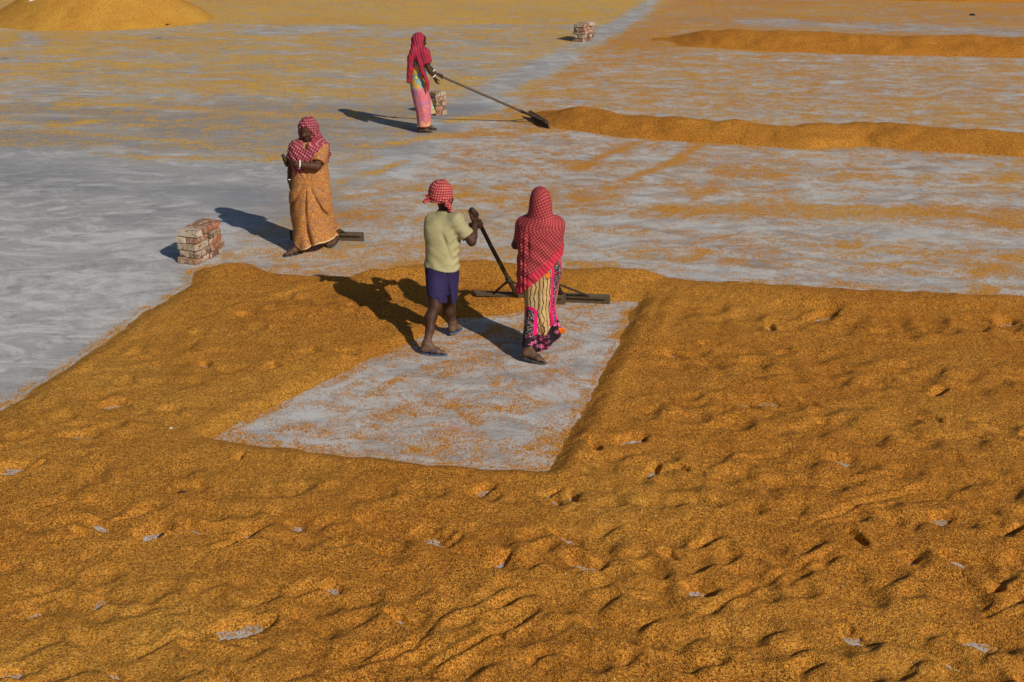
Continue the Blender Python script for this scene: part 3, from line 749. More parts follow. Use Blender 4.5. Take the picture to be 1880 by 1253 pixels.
def floral_gown_mat():
    N = NT('orange_floral_cotton'); p = N.n('Attribute', attribute_name='pat').outputs['Vector']
    o = N.n('TexCoord').outputs['Object']
    v = N.vor(p, 44); r = N.n('SeparateColor', {0: v.outputs['Color']})
    n = N.noise(p, 38, 3, .6, 1.5).outputs[0]
    c = N.mix(N.mapr(n, .42, .56), (.42, .140, .022), (.36, .185, .075))
    c = N.mix(N.math('MULTIPLY', N.math('LESS_THAN', v.outputs['Distance'], .40), N.math('GREATER_THAN', r.outputs[0], .35)), c, (.24, .115, .10))
    v2 = N.vor(p, 85); r2 = N.n('SeparateColor', {0: v2.outputs['Color']})
    c = N.mix(N.math('MULTIPLY', N.math('LESS_THAN', v2.outputs['Distance'], .36), N.math('GREATER_THAN', r2.outputs[0], .58)), c, (.64, .40, .10))
    hem = N.n('SeparateXYZ', {0: p}).outputs[2]
    c = N.mix(N.mapr(hem, .45, .55), c, (.60, .40, .20))
    return N.out(c, .9, N.bump(N.noise(o, 22, 4, .6).outputs[0], .45, .010))
GOWN = floral_gown_mat()

def tie_dye_mat():
    N = NT('patchwork_printed_cotton'); p = N.n('Attribute', attribute_name='pat').outputs['Vector']
    o = N.n('TexCoord').outputs['Object']; s = N.n('SeparateXYZ', {0: p}); h = s.outputs[1]
    v = N.vor(p, 9.5); d = v.outputs['Distance']; r = N.n('SeparateColor', {0: v.outputs['Color']})
    top = N.ramp(d, [(0, (.62, .62, .08)), (.22, (.60, .62, .16)), (.30, (.10, .28, .33)), (.44, (.22, .40, .46)), (.60, (.62, .34, .04)), (1, (.70, .42, .06))], 'EASE')
    n = N.noise(p, 8, 4, .6, 1).outputs[0]
    low = N.mix(N.mapr(n, .36, .60), (.62, .13, .17), (.42, .17, .29))
    low = N.mix(N.mapr(N.noise(p, 17, 3, .6, 1).outputs[0], .52, .66), low, (.72, .22, .10))
    bot = N.mix(N.mapr(n, .4, .55), (.70, .42, .18), (.62, .14, .20))
    hh = N.math('ADD', h, N.mapr(n, .3, .7, -.05, .05))
    c = N.mix(N.mapr(hh, .68, .72), low, top)
    c = N.mix(N.mapr(hh, .14, .19, 1, 0), c, bot)
    c = N.mix(N.mapr(s.outputs[2], .45, .55), c, top)
    return N.out(c, .9, N.bump(N.noise(N.mapping(o, (1, 1, .4)), 20, 4, .6).outputs[0], .5, .012))
PATCH_M = tie_dye_mat()

def lined_skirt_mat():
    """ochre cotton with wavering black lines, eight-point stars, a crimson-edged black panel and a flowered border"""
    N = NT('printed_skirt_cotton'); p = N.n('Attribute', attribute_name='pat').outputs['Vector']
    s = N.n('SeparateXYZ', {0: p}); u, h, e = s.outputs; o = N.n('TexCoord').outputs['Object']
    M = N.math
    base = N.mix(N.mapr(N.noise(p, 12, 3, .6).outputs[0], .35, .65), (.46, .30, .125), (.55, .39, .185))
    wav = M('MULTIPLY', M('SUBTRACT', N.noise(N.mapping(p, (.7, 1, 1)), 11, 3, .55).outputs[0], .5), .055)
    f = M('ABSOLUTE', M('SUBTRACT', M('FRACT', M('DIVIDE', M('ADD', u, wav), .034)), .5))
    c = N.mix(N.mapr(f, .085, .15, 1, 0), base, (.012, .010, .014))
    # stars
    v = N.vor(N.mapping(p, (1, .8, 0)), 9.5, rnd=.75); r = N.n('SeparateColor', {0: v.outputs['Color']})
    dv = N.n('VectorMath', {0: N.mapping(p, (9.5, 7.6, 0)), 1: v.outputs['Position']}, operation='SUBTRACT').outputs[0]
    dd = v.outputs['Distance']
    q = N.n('SeparateXYZ', {0: N.n('VectorMath', {0: p, 1: N.n('VectorMath', {0: v.outputs['Position'], 1: (1, 1.25, 0)}, operation='MULTIPLY').outputs[0]}, operation='SUBTRACT').outputs[0]})
    ang = M('ARCTAN2', q.outputs[1], q.outputs[0])
    star = M('ADD', .20, M('MULTIPLY', M('COSINE', M('MULTIPLY', ang, 8.0)), .055))
    some = M('GREATER_THAN', r.outputs[0], .52)
    c = N.mix(M('MULTIPLY', some, M('LESS_THAN', dd, M('ADD', star, .05))), c, (.012, .010, .012))
    c = N.mix(M('MULTIPLY', some, M('LESS_THAN', dd, star)), c, N.mix(M('GREATER_THAN', r.outputs[1], .5), (.62, .035, .15), (.75, .18, .02)))
    # arched panel low on the left, straight one up on the right
    def panel(u0, w, top):
        x = M('ABSOLUTE', M('SUBTRACT', u, u0)); y = M('MAXIMUM', M('SUBTRACT', h, top - w), 0.0)
        return M('SQRT', M('ADD', M('MULTIPLY', x, x), M('MULTIPLY', y, y)))
    vine = N.vor(N.mapping(p, (1, .7, 1)), 34); vn = N.noise(p, 48, 3, .7, 2).outputs[0]
    inner = N.mix(N.mapr(vn, .56, .60), (.012, .010, .014), (.60, .56, .54))
    inner = N.mix(M('LESS_THAN', vine.outputs['Distance'], .28), inner, (.40, .02, .05))
    for u0, w, top in ((-.088, .064, .455), (.150, .060, 1.4)):
        pd = panel(u0, w, top)
        c = N.mix(M('LESS_THAN', pd, w), c, (.66, .008, .165))
        c = N.mix(M('LESS_THAN', pd, w * .62), c, inner)
    # flowered border
    fl = N.vor(N.mapping(p, (1, 1, 0)), 21, rnd=.8); fq = N.n('SeparateXYZ', {0: N.n('VectorMath', {0: p, 1: fl.outputs['Position']}, operation='SUBTRACT').outputs[0]})
    fa = M('ARCTAN2', fq.outputs[1], fq.outputs[0])
    pet = M('ADD', .42, M('MULTIPLY', M('COSINE', M('MULTIPLY', fa, 6.0)), .13))
    bord = N.mix(M('LESS_THAN', fl.outputs['Distance'], pet), (.014, .010, .014), (.68, .13, .30))
    bord = N.mix(M('LESS_THAN', fl.outputs['Distance'], .10), bord, (.30, .02, .05))
    c = N.mix(M('LESS_THAN', M('ADD', e, M('MULTIPLY', M('SINE', M('MULTIPLY', u, 40)), .012)), .175), c, bord)
    return N.out(c, .85, N.bump(N.noise(N.mapping(o, (1.4, 1.4, .35)), 14, 4, .6, .6).outputs[0], .5, .012))
SKIRT = lined_skirt_mat()
def rubber(name, c):
    N = NT(name); o = N.n('TexCoord').outputs['Object']
    return N.out(N.mix(N.mapr(N.noise(o, 40, 3, .7).outputs[0], .4, .65, 0, .6), c, (.16, .13, .10)), .7)
BLUE_R, DARK_R = rubber('blue_rubber', (.05, .085, .20)), rubber('worn_dark_rubber', (.035, .036, .045))
ORANGE = NT('orange_thread').out((.80, .16, .01), .9)

# ---------------------------------------------------------------- shared builders
def box_of(pts, m=.12):
    P = np.array(pts, float); return P.min(0) - m, P.max(0) + m
def add_mesh(name, V, Fc, mat, parent, origin, attrs=None):
    o = link(name, mesh_np(name, V - np.array(origin, F32), Fc, mat, True, attrs), parent); return o
def tube(pts, r, n=7, closed=False, taper=None):
    pts = [np.array(p, float) for p in pts]; m = len(pts); V = []; Fc = []
    for i, p in enumerate(pts):
        a = pts[(i - 1) % m] if closed or i > 0 else p; b = pts[(i + 1) % m] if closed or i < m - 1 else p
        t = unit(b - a); ref = np.array([0, 0, 1.]) if abs(t[2]) < .9 else np.array([1., 0, 0])
        u = unit(np.cross(t, ref)); w_ = np.cross(t, u); rr = r if taper is None else r + (taper - r) * i / (m - 1)
        for k in range(n): g = 2 * math.pi * k / n; V.append(p + (u * math.cos(g) + w_ * math.sin(g)) * rr)
    for i in range(m if closed else m - 1):
        for k in range(n): Fc.append([i * n + k, i * n + (k + 1) % n, ((i + 1) % m) * n + (k + 1) % n, ((i + 1) % m) * n + k])
    if not closed:
        c = len(V); V += [pts[0], pts[-1]]
        for k in range(n): Fc += [[c, (k + 1) % n, k, c], [c + 1, (m - 1) * n + k, (m - 1) * n + (k + 1) % n, c + 1]]
    return V, Fc
def mesh_py(name, V, Fc, mat, smooth=True):
    me = bpy.data.meshes.new(name)
    me.from_pydata([tuple(map(float, v)) for v in V], [], [list(dict.fromkeys(q)) for q in Fc]); me.update()
    me.polygons.foreach_set('use_smooth', [smooth] * len(me.polygons)); me.materials.append(mat); return me
def sandal(parent, origin, heel, toe, mat, side=1, strap_mat=None):
    h = np.array(heel, float); t = np.array(toe, float); d = unit(t - h); up = unit(np.cross(np.cross(d, [0, 0, 1]), d)); q = np.cross(d, up) * side
    h = h - d * .012; L = np.linalg.norm(t - h) + .014; n = 22; V = []; Fc = []
    prof = lambda a: (.5 + .5 * math.cos(a), (.036 + .010 * (.5 + .5 * math.cos(a))) * math.sin(a) + (.006 if math.cos(a) > 0 else 0) * (1 - abs(math.sin(a))))
    for z in (0, -.015):
        for i in range(n):
            l, w_ = prof(2 * math.pi * i / n); V.append(h + d * l * L + q * w_ + up * z)
    Fc = [[i, (i + 1) % n, n + (i + 1) % n, n + i] for i in range(n)]
    me = bpy.data.meshes.new('sandal'); me.from_pydata([tuple(v - origin) for v in V], [], Fc + [list(range(n))[::-1], list(range(n, 2 * n))]); me.update(); me.materials.append(mat)
    o = link('sandal', me, parent)
    post = h + d * L * .80 + q * .010
    for sd in (1, -1):
        e = h + d * L * .42 + q * sd * .040
        mid = lerp(post, e, .5) + up * .046 + q * sd * .010
        T, Q = tube([post, post + up * .022, lerp(post, mid, .55) + up * .020, mid, lerp(mid, e, .6) + up * .012 + q * sd * .006, e], .0055, 6)
        link('strap', mesh_py('strap', np.array(T) - origin, Q, strap_mat or mat), o)
    return o
def bangle(parent, origin, c, axis, r, mat=BANGLE, th=.0065):
    a = unit(axis); u = unit(np.cross(a, [0, 0, 1.]) if abs(a[2]) < .9 else np.cross(a, [1., 0, 0])); w_ = np.cross(a, u)
    P = [np.array(c) + (u * math.cos(g) + w_ * math.sin(g)) * r for g in np.linspace(0, 2 * math.pi, 20, endpoint=False)]
    T, Q = tube(P, th, 7, closed=True); return link('bangle', mesh_py('bangle', np.array(T) - origin, Q, mat), parent)
def eyes(parent, origin, P, R, s=1.0):
    for q in (1, -1):
        for nm, r, pos, m in (('eye', (.008, .012, .0055), (.0745, q * .029, .001), EYE), ('iris', (.004, .0055, .0055), (.0815, q * .028, .001), IRIS)):
            bm = bmesh.new(); bmesh.ops.create_uvsphere(bm, u_segments=12, v_segments=8, radius=1)
            me = bpy.data.meshes.new(nm); bm.to_mesh(me); bm.free()
            V = np.zeros(len(me.vertices) * 3); me.vertices.foreach_get('co', V); V = V.reshape(-1, 3) * np.array(r) * s
            V = (R @ V.T).T + P(*pos) - origin; me.vertices.foreach_set('co', V.astype(F32).ravel()); me.materials.append(m)
            me.polygons.foreach_set('use_smooth', [True] * len(me.polygons))
            if nm == 'eye': eo = link(nm, me, parent)
            else: link(nm, me, eo)
def rings(rows):
    out = []
    for py, l, r, y, ry in rows:
        a = at(l, py, y); b = at(r, py, y); out.append((float(a[2]), float((a[0] + b[0]) / 2), y, float((b[0] - a[0]) / 2), ry))
    return out
def arc_pat(V, c, scale=1.0):
    th = np.arctan2(V[:, 1] - c[1], V[:, 0] - c[0]); rr = np.hypot(V[:, 0] - c[0], V[:, 1] - c[1]); return th, rr
def under(f, parts, grow):
    for p0, p1, r0, r1, k in parts: f.cone(p0, p1, r0 + grow, r1 + grow, k)
def finish_person(o, base, label):
    o.location = tuple(base); tag(o, label, 'person')
def rot2(u, v, a): return u * math.cos(a) - v * math.sin(a), u * math.sin(a) + v * math.cos(a)
def W(px, py, y): return at(px, py, y)
# ================================================================ man in khaki shirt
def build_man():
    O = np.array([-.63, 10.75, 0.0])
    sh_r, el_r, wr_r = W(838, 405, 10.88), W(866, 444, 10.84), W(872, 411, 10.95)
    top = W(866, 384, 11.02); bot = gp(950, 545, .08); ax = unit(bot - top)
    grip_r = top + ax * .045
    sh_l, el_l = W(795, 406, 10.99), W(822, 436, 11.22)
    t = (W(884, 411, 11.1) - top); grip_l = top + ax * .215
    wr_l = W(866, 414, 11.16)
    hip_l, kn_l = W(801, 492, 10.88), W(799, 563, 10.74)
    heel_l, toe_l = np.array([-.805, 10.57, .022]), np.array([-.585, 10.525, .022]); an_l = heel_l + np.array([.050, .000, .075])
    hip_r, kn_r = W(823, 492, 10.90), W(825, 562, 11.00)
    heel_r, toe_r = np.array([-.562, 10.985, .045]), np.array([-.485, 11.200, .022]); an_r = heel_r + np.array([.012, .045, .078])
    pel, waist, chest, neck, hc = W(812, 484, 10.89), W(812, 462, 10.90), W(814, 424, 10.94), W(817, 388, 10.98), W(815, 362, 11.02)
    f = Field(*box_of([heel_l, toe_l, heel_r, toe_r, top, hc + A(0, 0, .02), el_l, el_r, grip_l], .10), .0068)
    torso = []
    for q in (-1, 1):
        torso += [(pel + A(q * .050, 0, -.02), waist + A(q * .042, 0, 0), .074, .062, .06), (waist + A(q * .042, 0, 0), chest + A(q * .060, 0, 0), .062, .080, .06)]
    torso += [(sh_l, sh_r, .050, .050, .05)]
    legs = [(hip_l, kn_l, .088, .056, .03), (hip_r, kn_r, .088, .056, .03)]
    under(f, torso, 0)
    f.cone(chest + A(0, 0, .06), neck, .07, .050, .05)
    f.cone(neck, hc - A(0, 0, .02), .050, .052, .02)
    f.chain([sh_r, el_r], [.052, .040], .03); f.chain([el_r, lerp(el_r, wr_r, .3), wr_r], [.041, .042, .027], .012)
    f.chain([sh_l, el_l], [.052, .040], .03); f.chain([el_l, lerp(el_l, wr_l, .3), wr_l], [.040, .041, .027], .012)
    hand_grip(f, wr_r, ax, grip_r, r=.021, s=1.02, side=1); hand_grip(f, wr_l, ax, grip_l, r=.022, s=1.02, side=-1)
    for hip, kn, an, heel, toe, sd in ((hip_l, kn_l, an_l, heel_l, toe_l, 1), (hip_r, kn_r, an_r, heel_r, toe_r, -1)):
        f.chain([hip, kn], [.090, .058], .03)
        d = unit(toe - heel); calf = lerp(kn, an, .30) - A(*(d * .018))
        f.chain([kn, calf, lerp(kn, an, .62), an], [.052, .054, .040, .031], .02)
        foot(f, an, heel, toe, .98, sd)
    P, R = head(f, hc, rad(52), rad(8), .98)
    V, Fc = f.mesh(); dust = sstep(.26, .03, V[:, 2])
    body = add_mesh('person', V, Fc, SKIN, None, O, {'dust': dust})
    finish_person(body, O, 'man in khaki polo shirt and indigo lungi gripping an upright rake handle with both hands')
    sandal(body, O, heel_l - A(0, 0, .006), toe_l - A(0, 0, .006), BLUE_R, 1); sandal(body, O, heel_r - A(0, 0, .006), toe_r - A(0, 0, .006), BLUE_R, -1)
    # polo shirt
    tab = rings([(385, 808, 829, 10.98, .055), (392, 803, 832, 10.97, .068), (398, 793, 839, 10.95, .090), (404, 786, 845, 10.94, .104), (415, 780, 848, 10.93, .118), (432, 780, 846, 10.92, .125),
                 (450, 784, 840, 10.91, .116), (468, 784, 838, 10.90, .112), (482, 781, 840, 10.90, .130), (494, 780, 841, 10.90, .140)])
    g = Field(*box_of([(r[1] + s_ * .22, r[2] + s_ * .17, r[0]) for r in tab for s_ in (-1, 1)] + [tuple(el_r), tuple(el_l)], .03), .0068)
    def fold(th, z, x, y):
        low = sstep(.98, .78, z)
        diag = np.sin((z * 1.0 + x * .75) * 62 + 2.0 * fbm(x * 9 + 2, z * 7, 2, 3) * 4) * .034 * low
        hor = np.sin(z * 70 + fbm(x * 6, z * 4, 2, 5) * 20) * .012 * sstep(.92, .80, z) * sstep(.70, .76, z)
        arm = np.sin((z * .6 + x) * 80) * .012 * sstep(-.58, -.47, x) * sstep(.86, .98, z)
        cre = -.20 * np.exp(-((x + .60 + (z - 1.0) * .30) / .016) ** 2) * sstep(1.06, .98, z) * sstep(.74, .84, z) * (y < 10.9) - .22 * np.exp(-((x + .52 - (z - .95) * .9) / .016) ** 2) * sstep(.84, .90, z) * sstep(1.02, .97, z) * (y < 10.9)
        return diag + hor + arm + cre + .05 * fbm(x * 6 + th, z * 5, 3, 9)
    g.apply(drape(tab, fold)); under(g, torso, .015)
    s_r, e_r = sh_r + A(-.01, 0, 0), lerp(sh_r, el_r, .70); s_l, e_l = sh_l, lerp(sh_l, el_l, .62)
    for s_, e_ in ((s_r, e_r), (s_l, e_l)):
        g.cone(s_, e_, .064, .066, .035)
        dv = unit(e_ - s_); g.cone(e_ + dv * .078, e_ + dv * .13, .086, .09, .004, sub=True)
    dv = unit(e_r - s_r); g.disp(lambda x, y, z: .0045 * np.sin((z - x * .6) * 90) * sstep(-.56, -.50, x) + .003 * fbm(x * 20, z * 20, 2, 4))
    for k in range(14):                                            # turned-down collar
        a0 = 2 * math.pi * k / 14; a1 = 2 * math.pi * (k + 1) / 14; nb = W(817, 391, 10.975)
        pa = nb + A(math.cos(a0) * .066, math.sin(a0) * .070, .012 * math.sin(a0)); pb = nb + A(math.cos(a1) * .066, math.sin(a1) * .070, .012 * math.sin(a1))
        g.cone(pa, pb, .014, .014, .006); g.cone(pa + A(0, 0, -.014), pb + A(0, 0, -.014), .016, .016, .006)
    hx = W(812, 491, 10.9)
    g.cut(lambda x, y, z: (hx[2] - .018 * np.sin((x - hx[0]) * 14) - z))
    g.apply(lambda x, y, z: np.sqrt(((x - hx[0]) / .12) ** 2 + ((y - 10.9) / .112) ** 2) * .11 - .11 + np.maximum(z - hx[2] - .05, 0) * 3, sub=True)
    V, Fc = g.mesh(); add_mesh('shirt', V, Fc, SHIRT, body, O)
    # lungi folded up to the knee
    tab = rings([(480, 786, 838, 10.90, .118), (492, 783, 839, 10.90, .128), (505, 784, 839, 10.90, .134), (522, 788, 838, 10.89, .132), (540, 793, 837, 10.88, .126), (562, 797, 835, 10.88, .118), (575, 798, 834, 10.88, .115)])
    g = Field(*box_of([(r[1] + s_ * .15, r[2] + s_ * .15, r[0]) for r in tab for s_ in (-1, 1)], .03), .0068)
    x0 = W(812, 500, 10.9)[0]
    def fold(th, z, x, y):
        dn = sstep(.74, .42, z)
        cleft = -.30 * np.exp(-((x - x0 - .03 + (z - .7) * .10) / .022) ** 2) * dn * (y < 10.9)
        return .030 * np.sin(th * 9 + z * 14) * (.35 + .65 * dn) + .022 * np.sin((x + z * .55) * 70) * sstep(.50, .66, z) + .05 * fbm(x * 7, z * 4, 3, 13) + cleft
    g.apply(drape(tab, fold))
    under(g, legs, .014)
    a, b = W(793, 540, 10.8), W(835, 563, 10.8)
    hem = lambda x: a[2] + (b[2] - a[2]) * np.clip((x - a[0]) / (b[0] - a[0]), 0, 1) ** .8
    g.cut(lambda x, y, z: hem(x) - z)
    g.apply(lambda x, y, z: np.sqrt(((x - x0) / .085) ** 2 + ((y - 10.88) / .100) ** 2) * .09 - .09 + np.maximum(z - hem(x) - .07, 0) * 3, sub=True)
    V, Fc = g.mesh(); add_mesh('lungi', V, Fc, LUNGI, body, O)
    # head cloth
    tc = W(809, 354, 11.01); g = Field(tc - A(.24, .20, .24), tc + A(.20, .20, .16), .0062)
    g.ell(tc + A(0, 0, .010), (.108, .114, .108), .0)
    for k, (z, tilt, rr, tr) in enumerate(((-.044, .16, .088, .022), (-.012, -.24, .096, .016), (-.060, .02, .078, .020))):
        N_ = 26
        for i in range(N_):
            a0, a1 = 2 * math.pi * i / N_, 2 * math.pi * (i + 1) / N_
            pt = lambda a: tc + A(math.cos(a) * rr, math.sin(a) * rr * 1.03, z + tilt * rr * math.cos(a + k))
            g.cone(pt(a0), pt(a1), tr, tr, .008)
    kn = W(791, 366, 10.97)
    g.chain([W(797, 367, 10.97), kn], [.026, .022], .01)
    g.chain([kn, W(784, 368, 10.95), W(780, 371, 10.93)], [.016, .019, .020], .006); g.chain([kn, W(785, 361, 10.97), W(782, 359, 10.97)], [.012, .014, .010], .005)
    g.chain([W(817, 370, 10.90), W(823, 378, 10.89), W(828, 388, 10.90)], [.024, .022, .017], .012)
    fd = R @ np.array([1, 0, 0]); g.ell(hc + fd * .085 + A(0, 0, -.045), (.075, .085, .080), .004, rotz(rad(52)), sub=True)
    g.disp(lambda x, y, z: .0035 * np.sin((z + .35 * x) * 210 + 6 * fbm(x * 9, z * 9, 2, 2)))
    V, Fc = g.mesh(); d = V - tc; th = np.arctan2(d[:, 1], d[:, 0])
    u, v = rot2(th * .105, d[:, 2] * 1.1 + .012 * np.sin(th * 2), .22)
    add_mesh('head_cloth', V, Fc, G_MAN, body, O, {'pat': np.stack([u, v, v * 0], -1)})
    return top, bot, ax
MAN_RAKE = build_man()
# ================================================================ woman seen from behind in the red checked shawl
def build_back_woman():
    y0 = 10.62; O = np.array([.25, 10.55, 0.0])
    hc = W(990, 377, y0 + .03); neck = W(990, 398, y0)
    sh_l, sh_r = W(962, 412, y0 + .02), W(1022, 412, y0)
    el_l, wr_l = W(947, 450, y0 + .10), W(965, 440, y0 + .30)
    el_r, wr_r = W(1022, 455, y0 + .12), W(1000, 452, y0 + .34)
    top = W(962, 418, y0 + .36); bot = gp(1034, 545, .07); ax = unit(bot - top)
    gl = top + ax * .10; gr = top + ax * .36
    hip_l, hip_r = W(978, 500, y0), W(1006, 500, y0)
    heel_l, toe_l = np.array([.088, 10.385, .060]), np.array([.228, 10.345, .022]); toe_l = heel_l + unit(toe_l - heel_l) * .22
    toe_l[2] = .022; an_l = heel_l + np.array([.045, .02, .085])
    heel_r, toe_r = np.array([.235, 10.70, .022]), np.array([.33, 10.90, .022]); an_r = heel_r + np.array([.02, .05, .08])
    kn_l, kn_r = W(982, 572, y0 - .08), W(1003, 572, y0 + .10)
    f = Field(*box_of([heel_l, toe_l, toe_r, hc, el_l, wr_l, sh_r, el_r, top, gr], .12), .0075)
    pel, waist, chest = W(992, 495, y0), W(992, 465, y0), W(992, 428, y0)
    torso = []
    for q in (-1, 1):
        torso += [(pel + A(q * .065, 0, 0), waist + A(q * .05, 0, 0), .100, .085, .06), (waist + A(q * .05, 0, 0), chest + A(q * .065, 0, 0), .085, .092, .06)]
    torso.append((sh_l, sh_r, .05, .05, .05)); under(f, torso, 0)
    legs = [(hip_l, kn_l, .095, .058, .03), (hip_r, kn_r, .095, .058, .03), (kn_l, an_l, .055, .033, .03), (kn_r, an_r, .055, .033, .03)]
    f.cone(chest, neck, .07, .045, .05); f.cone(neck, hc, .045, .05, .02)
    f.chain([sh_l, el_l], [.048, .038], .03); f.chain([el_l, wr_l], [.038, .025], .012); f.chain([sh_r, el_r], [.048, .038], .03); f.chain([el_r, wr_r], [.038, .025], .012)
    hand_grip(f, wr_l, ax, gl, r=.020, s=.92, side=-1); hand_grip(f, wr_r, ax, gr, r=.020, s=.92)
    for hip, kn, an, heel, toe, sd in ((hip_l, kn_l, an_l, heel_l, toe_l, 1), (hip_r, kn_r, an_r, heel_r, toe_r, -1)):
        f.chain([hip, kn], [.095, .058], .03); f.chain([kn, lerp(kn, an, .3), an], [.055, .054, .033], .02); foot(f, an, heel, toe, .9, sd)
    head(f, hc, rad(95), rad(10), .95)
    V, Fc = f.mesh(); body = add_mesh('person', V, Fc, SKIN2, None, O, {'dust': sstep(.2, .02, V[:, 2]) * .7})
    finish_person(body, O, 'woman seen from behind in a red checked shawl and a flower bordered ochre skirt')
    sandal(body, O, heel_l - A(0, 0, .006), toe_l - A(0, 0, .006), DARK_R, 1); sandal(body, O, heel_r - A(0, 0, .006), toe_r - A(0, 0, .006), DARK_R, -1)
    # skirt
    tab = rings([(455, 964, 1024, y0, .13), (475, 962, 1026, y0, .14), (495, 961, 1028, y0, .15), (515, 963, 1026, y0, .152), (540, 964, 1021, y0 - .01, .150), (560, 965, 1018, y0 - .01, .150),
                 (580, 965, 1021, y0 - .02, .160), (600, 964, 1028, y0 - .02, .175), (615, 963, 1034, y0 - .02, .185), (630, 963, 1036, y0 - .02, .19), (652, 963, 1036, y0 - .02, .19)])
    g = Field(*box_of([(r[1] + s_ * .22, r[2] + s_ * .22, r[0]) for r in tab for s_ in (-1, 1)], .03), .0072)
    xc = .25
    def fold(th, z, x, y):
        k = sstep(.80, .15, z)
        w_ = th * 8 + 1.5 * np.sin(z * 4) + 5 * fbm(x * 3, z * 2, 2, 31)
        return (.020 + .070 * k) * np.sin(w_) + .03 * k * np.sin(th * 17 + z * 6) - .12 * np.exp(-((x - xc - .055 - (.45 - z) * .16) / .022) ** 2) * sstep(.62, .35, z) * (y < y0)
    g.apply(drape(tab, fold))
    under(g, torso[:4] + legs, .014)
    hp = [W(955, 640, 10.47), W(975, 646, 10.47), W(992, 641, 10.50), W(1010, 628, 10.55), (W(1036, 606, 10.6))]
    hx = [p[0] for p in hp]; hz = [max(p[2], .03) for p in hp]
    hem = lambda x: np.interp(x, hx, hz)
    g.cut(lambda x, y, z: hem(x) + .10 * sstep(10.6, 10.8, y) * 0 - z)
    g.apply(lambda x, y, z: np.sqrt(((x - xc - .01) / .135) ** 2 + ((y - y0 + .02) / .15) ** 2) * .13 - .13 + np.maximum(z - hem(x) - .10, 0) * 3, sub=True)
    V, Fc = g.mesh(); th = np.arctan2(V[:, 1] - y0, V[:, 0] - xc)
    u = np.clip((th + math.pi / 2), -2.6, 2.6); u = np.where(th > math.pi / 2, u - 2 * math.pi, u) * .135 + .35 * (V[:, 0] - xc) * .3
    e = V[:, 2] - np.interp(V[:, 0], hx, hz) * 1.0 + .02
    add_mesh('skirt', V, Fc, SKIRT, body, O, {'pat': np.stack([u, V[:, 2] - .02, e], -1)})
    # orange fringe where the hem kicks out
    c = W(1030, 608, 10.52); g = Field(c - .06, c + .06, .006)
    for i in range(7): g.chain([c + A(-.03 + i * .010, 0, .018), c + A(-.038 + i * .012, .004 * i, -.020 - .004 * (i % 3))], [.010, .008], .004)
    V, Fc = g.mesh(); add_mesh('hem_fringe', V, Fc, ORANGE, body, O)
    # shawl over head, shoulders and back
    tab = rings([(344, 986, 997, y0 + .02, .03), (347, 981, 1003, y0 + .02, .070), (353, 976, 1008, y0 + .02, .105), (363, 973, 1012, y0 + .01, .125), (376, 971, 1014, y0, .130),
                 (388, 970, 1014, y0 - .01, .125), (396, 967, 1016, y0 - .01, .122), (402, 959, 1024, y0 - .01, .128), (410, 952, 1030, y0 - .01, .135), (425, 950, 1033, y0, .145), (445, 950, 1034, y0, .150),
                 (470, 950, 1036, y0, .158), (500, 950, 1037, y0 - .01, .165), (545, 946, 1037, y0 - .02, .17), (560, 944, 1037, y0 - .02, .17)])
    g = Field(*box_of([(r[1] + s_ * .22, r[2] + s_ * .20, r[0]) for r in tab for s_ in (-1, 1)], .03), .0070)
    xs = W(992, 400, y0)[0]
    def fold(th, z, x, y):
        low = sstep(1.22, 1.0, z)
        left = np.exp(-((x - xs + .15) / .035) ** 2)
        s_ = (x - xs) * .55 + z
        return .032 * low * np.sin(s_ * 52 + 6 * fbm(x * 6, z * 6, 2, 41)) + .05 * low * left * np.sin(x * 190) - .17 * np.exp(-((x - xs + .105 + (z - 1.1) * .02) / .010) ** 2) * low * sstep(.86, 1.0, z) * (y < y0) \
            + .035 * fbm(x * 5, z * 5, 3, 43) - .06 * np.exp(-((z - 1.175 + .9 * (x - xs) ** 2 * 4 - .03 * (x - xs) / .1) / .010) ** 2) * (np.abs(x - xs) < .11) * (y < y0)
    g.apply(drape(tab, fold))
    under(g, torso + [(sh_r, el_r, .05, .042, .03), (sh_l, lerp(sh_l, el_l, .6), .048, .042, .03)], .014)
    a, b = W(1037, 470, y0 - .1), W(947, 545, y0 - .1)
    hem = lambda x: a[2] + (b[2] - a[2]) * (a[0] - x) / (a[0] - b[0])
    g.cut(lambda x, y, z: (hem(x) + .55 * np.maximum(y - y0, 0) - z) * .8)
    # hollow underneath and open at the face
    tin = rings([(352, 986, 999, y0 + .03, .05), (360, 980, 1006, y0 + .03, .09), (376, 978, 1007, y0 + .02, .105), (398, 976, 1008, y0 + .01, .100), (410, 962, 1021, y0, .108),
                 (440, 959, 1025, y0, .122), (470, 958, 1028, y0, .130), (520, 957, 1029, y0, .135), (600, 956, 1029, y0, .135)])
    g.apply(drape(tin), sub=True)
    g.ell(hc + A(.0, .15, -.02), (.062, .10, .085), .004, sub=True)
    g.cut(lambda x, y, z: np.minimum(y - (y0 + .04), 1.20 - z) - .0 + 0 * x)
    V, Fc = g.mesh(); th = np.arctan2(V[:, 1] - y0, V[:, 0] - xs) + math.pi / 2; th = np.where(th > math.pi, th - 2 * math.pi, th)
    hd = sstep(1.13, 1.26, V[:, 2]); R_ = .155 * (1 - hd) + .118 * hd
    ang = -(.66 * (1 - hd) + .38 * hd)
    U = th * R_; v = V[:, 2] - .9 + .25 * hd * (th * .118) ** 2 * 9; ca, sa = np.cos(ang), np.sin(ang)
    edge = (hem(V[:, 0]) - V[:, 2]) * .8
    k = sstep(-.090, -.082, edge)
    line = np.exp(-((edge + .090) / .004) ** 2)
    add_mesh('shawl', V, Fc, G_BACK, body, O, {'pat': np.stack([U * ca - v * sa, U * sa + v * ca, k], -1)})
    return top, bot, ax
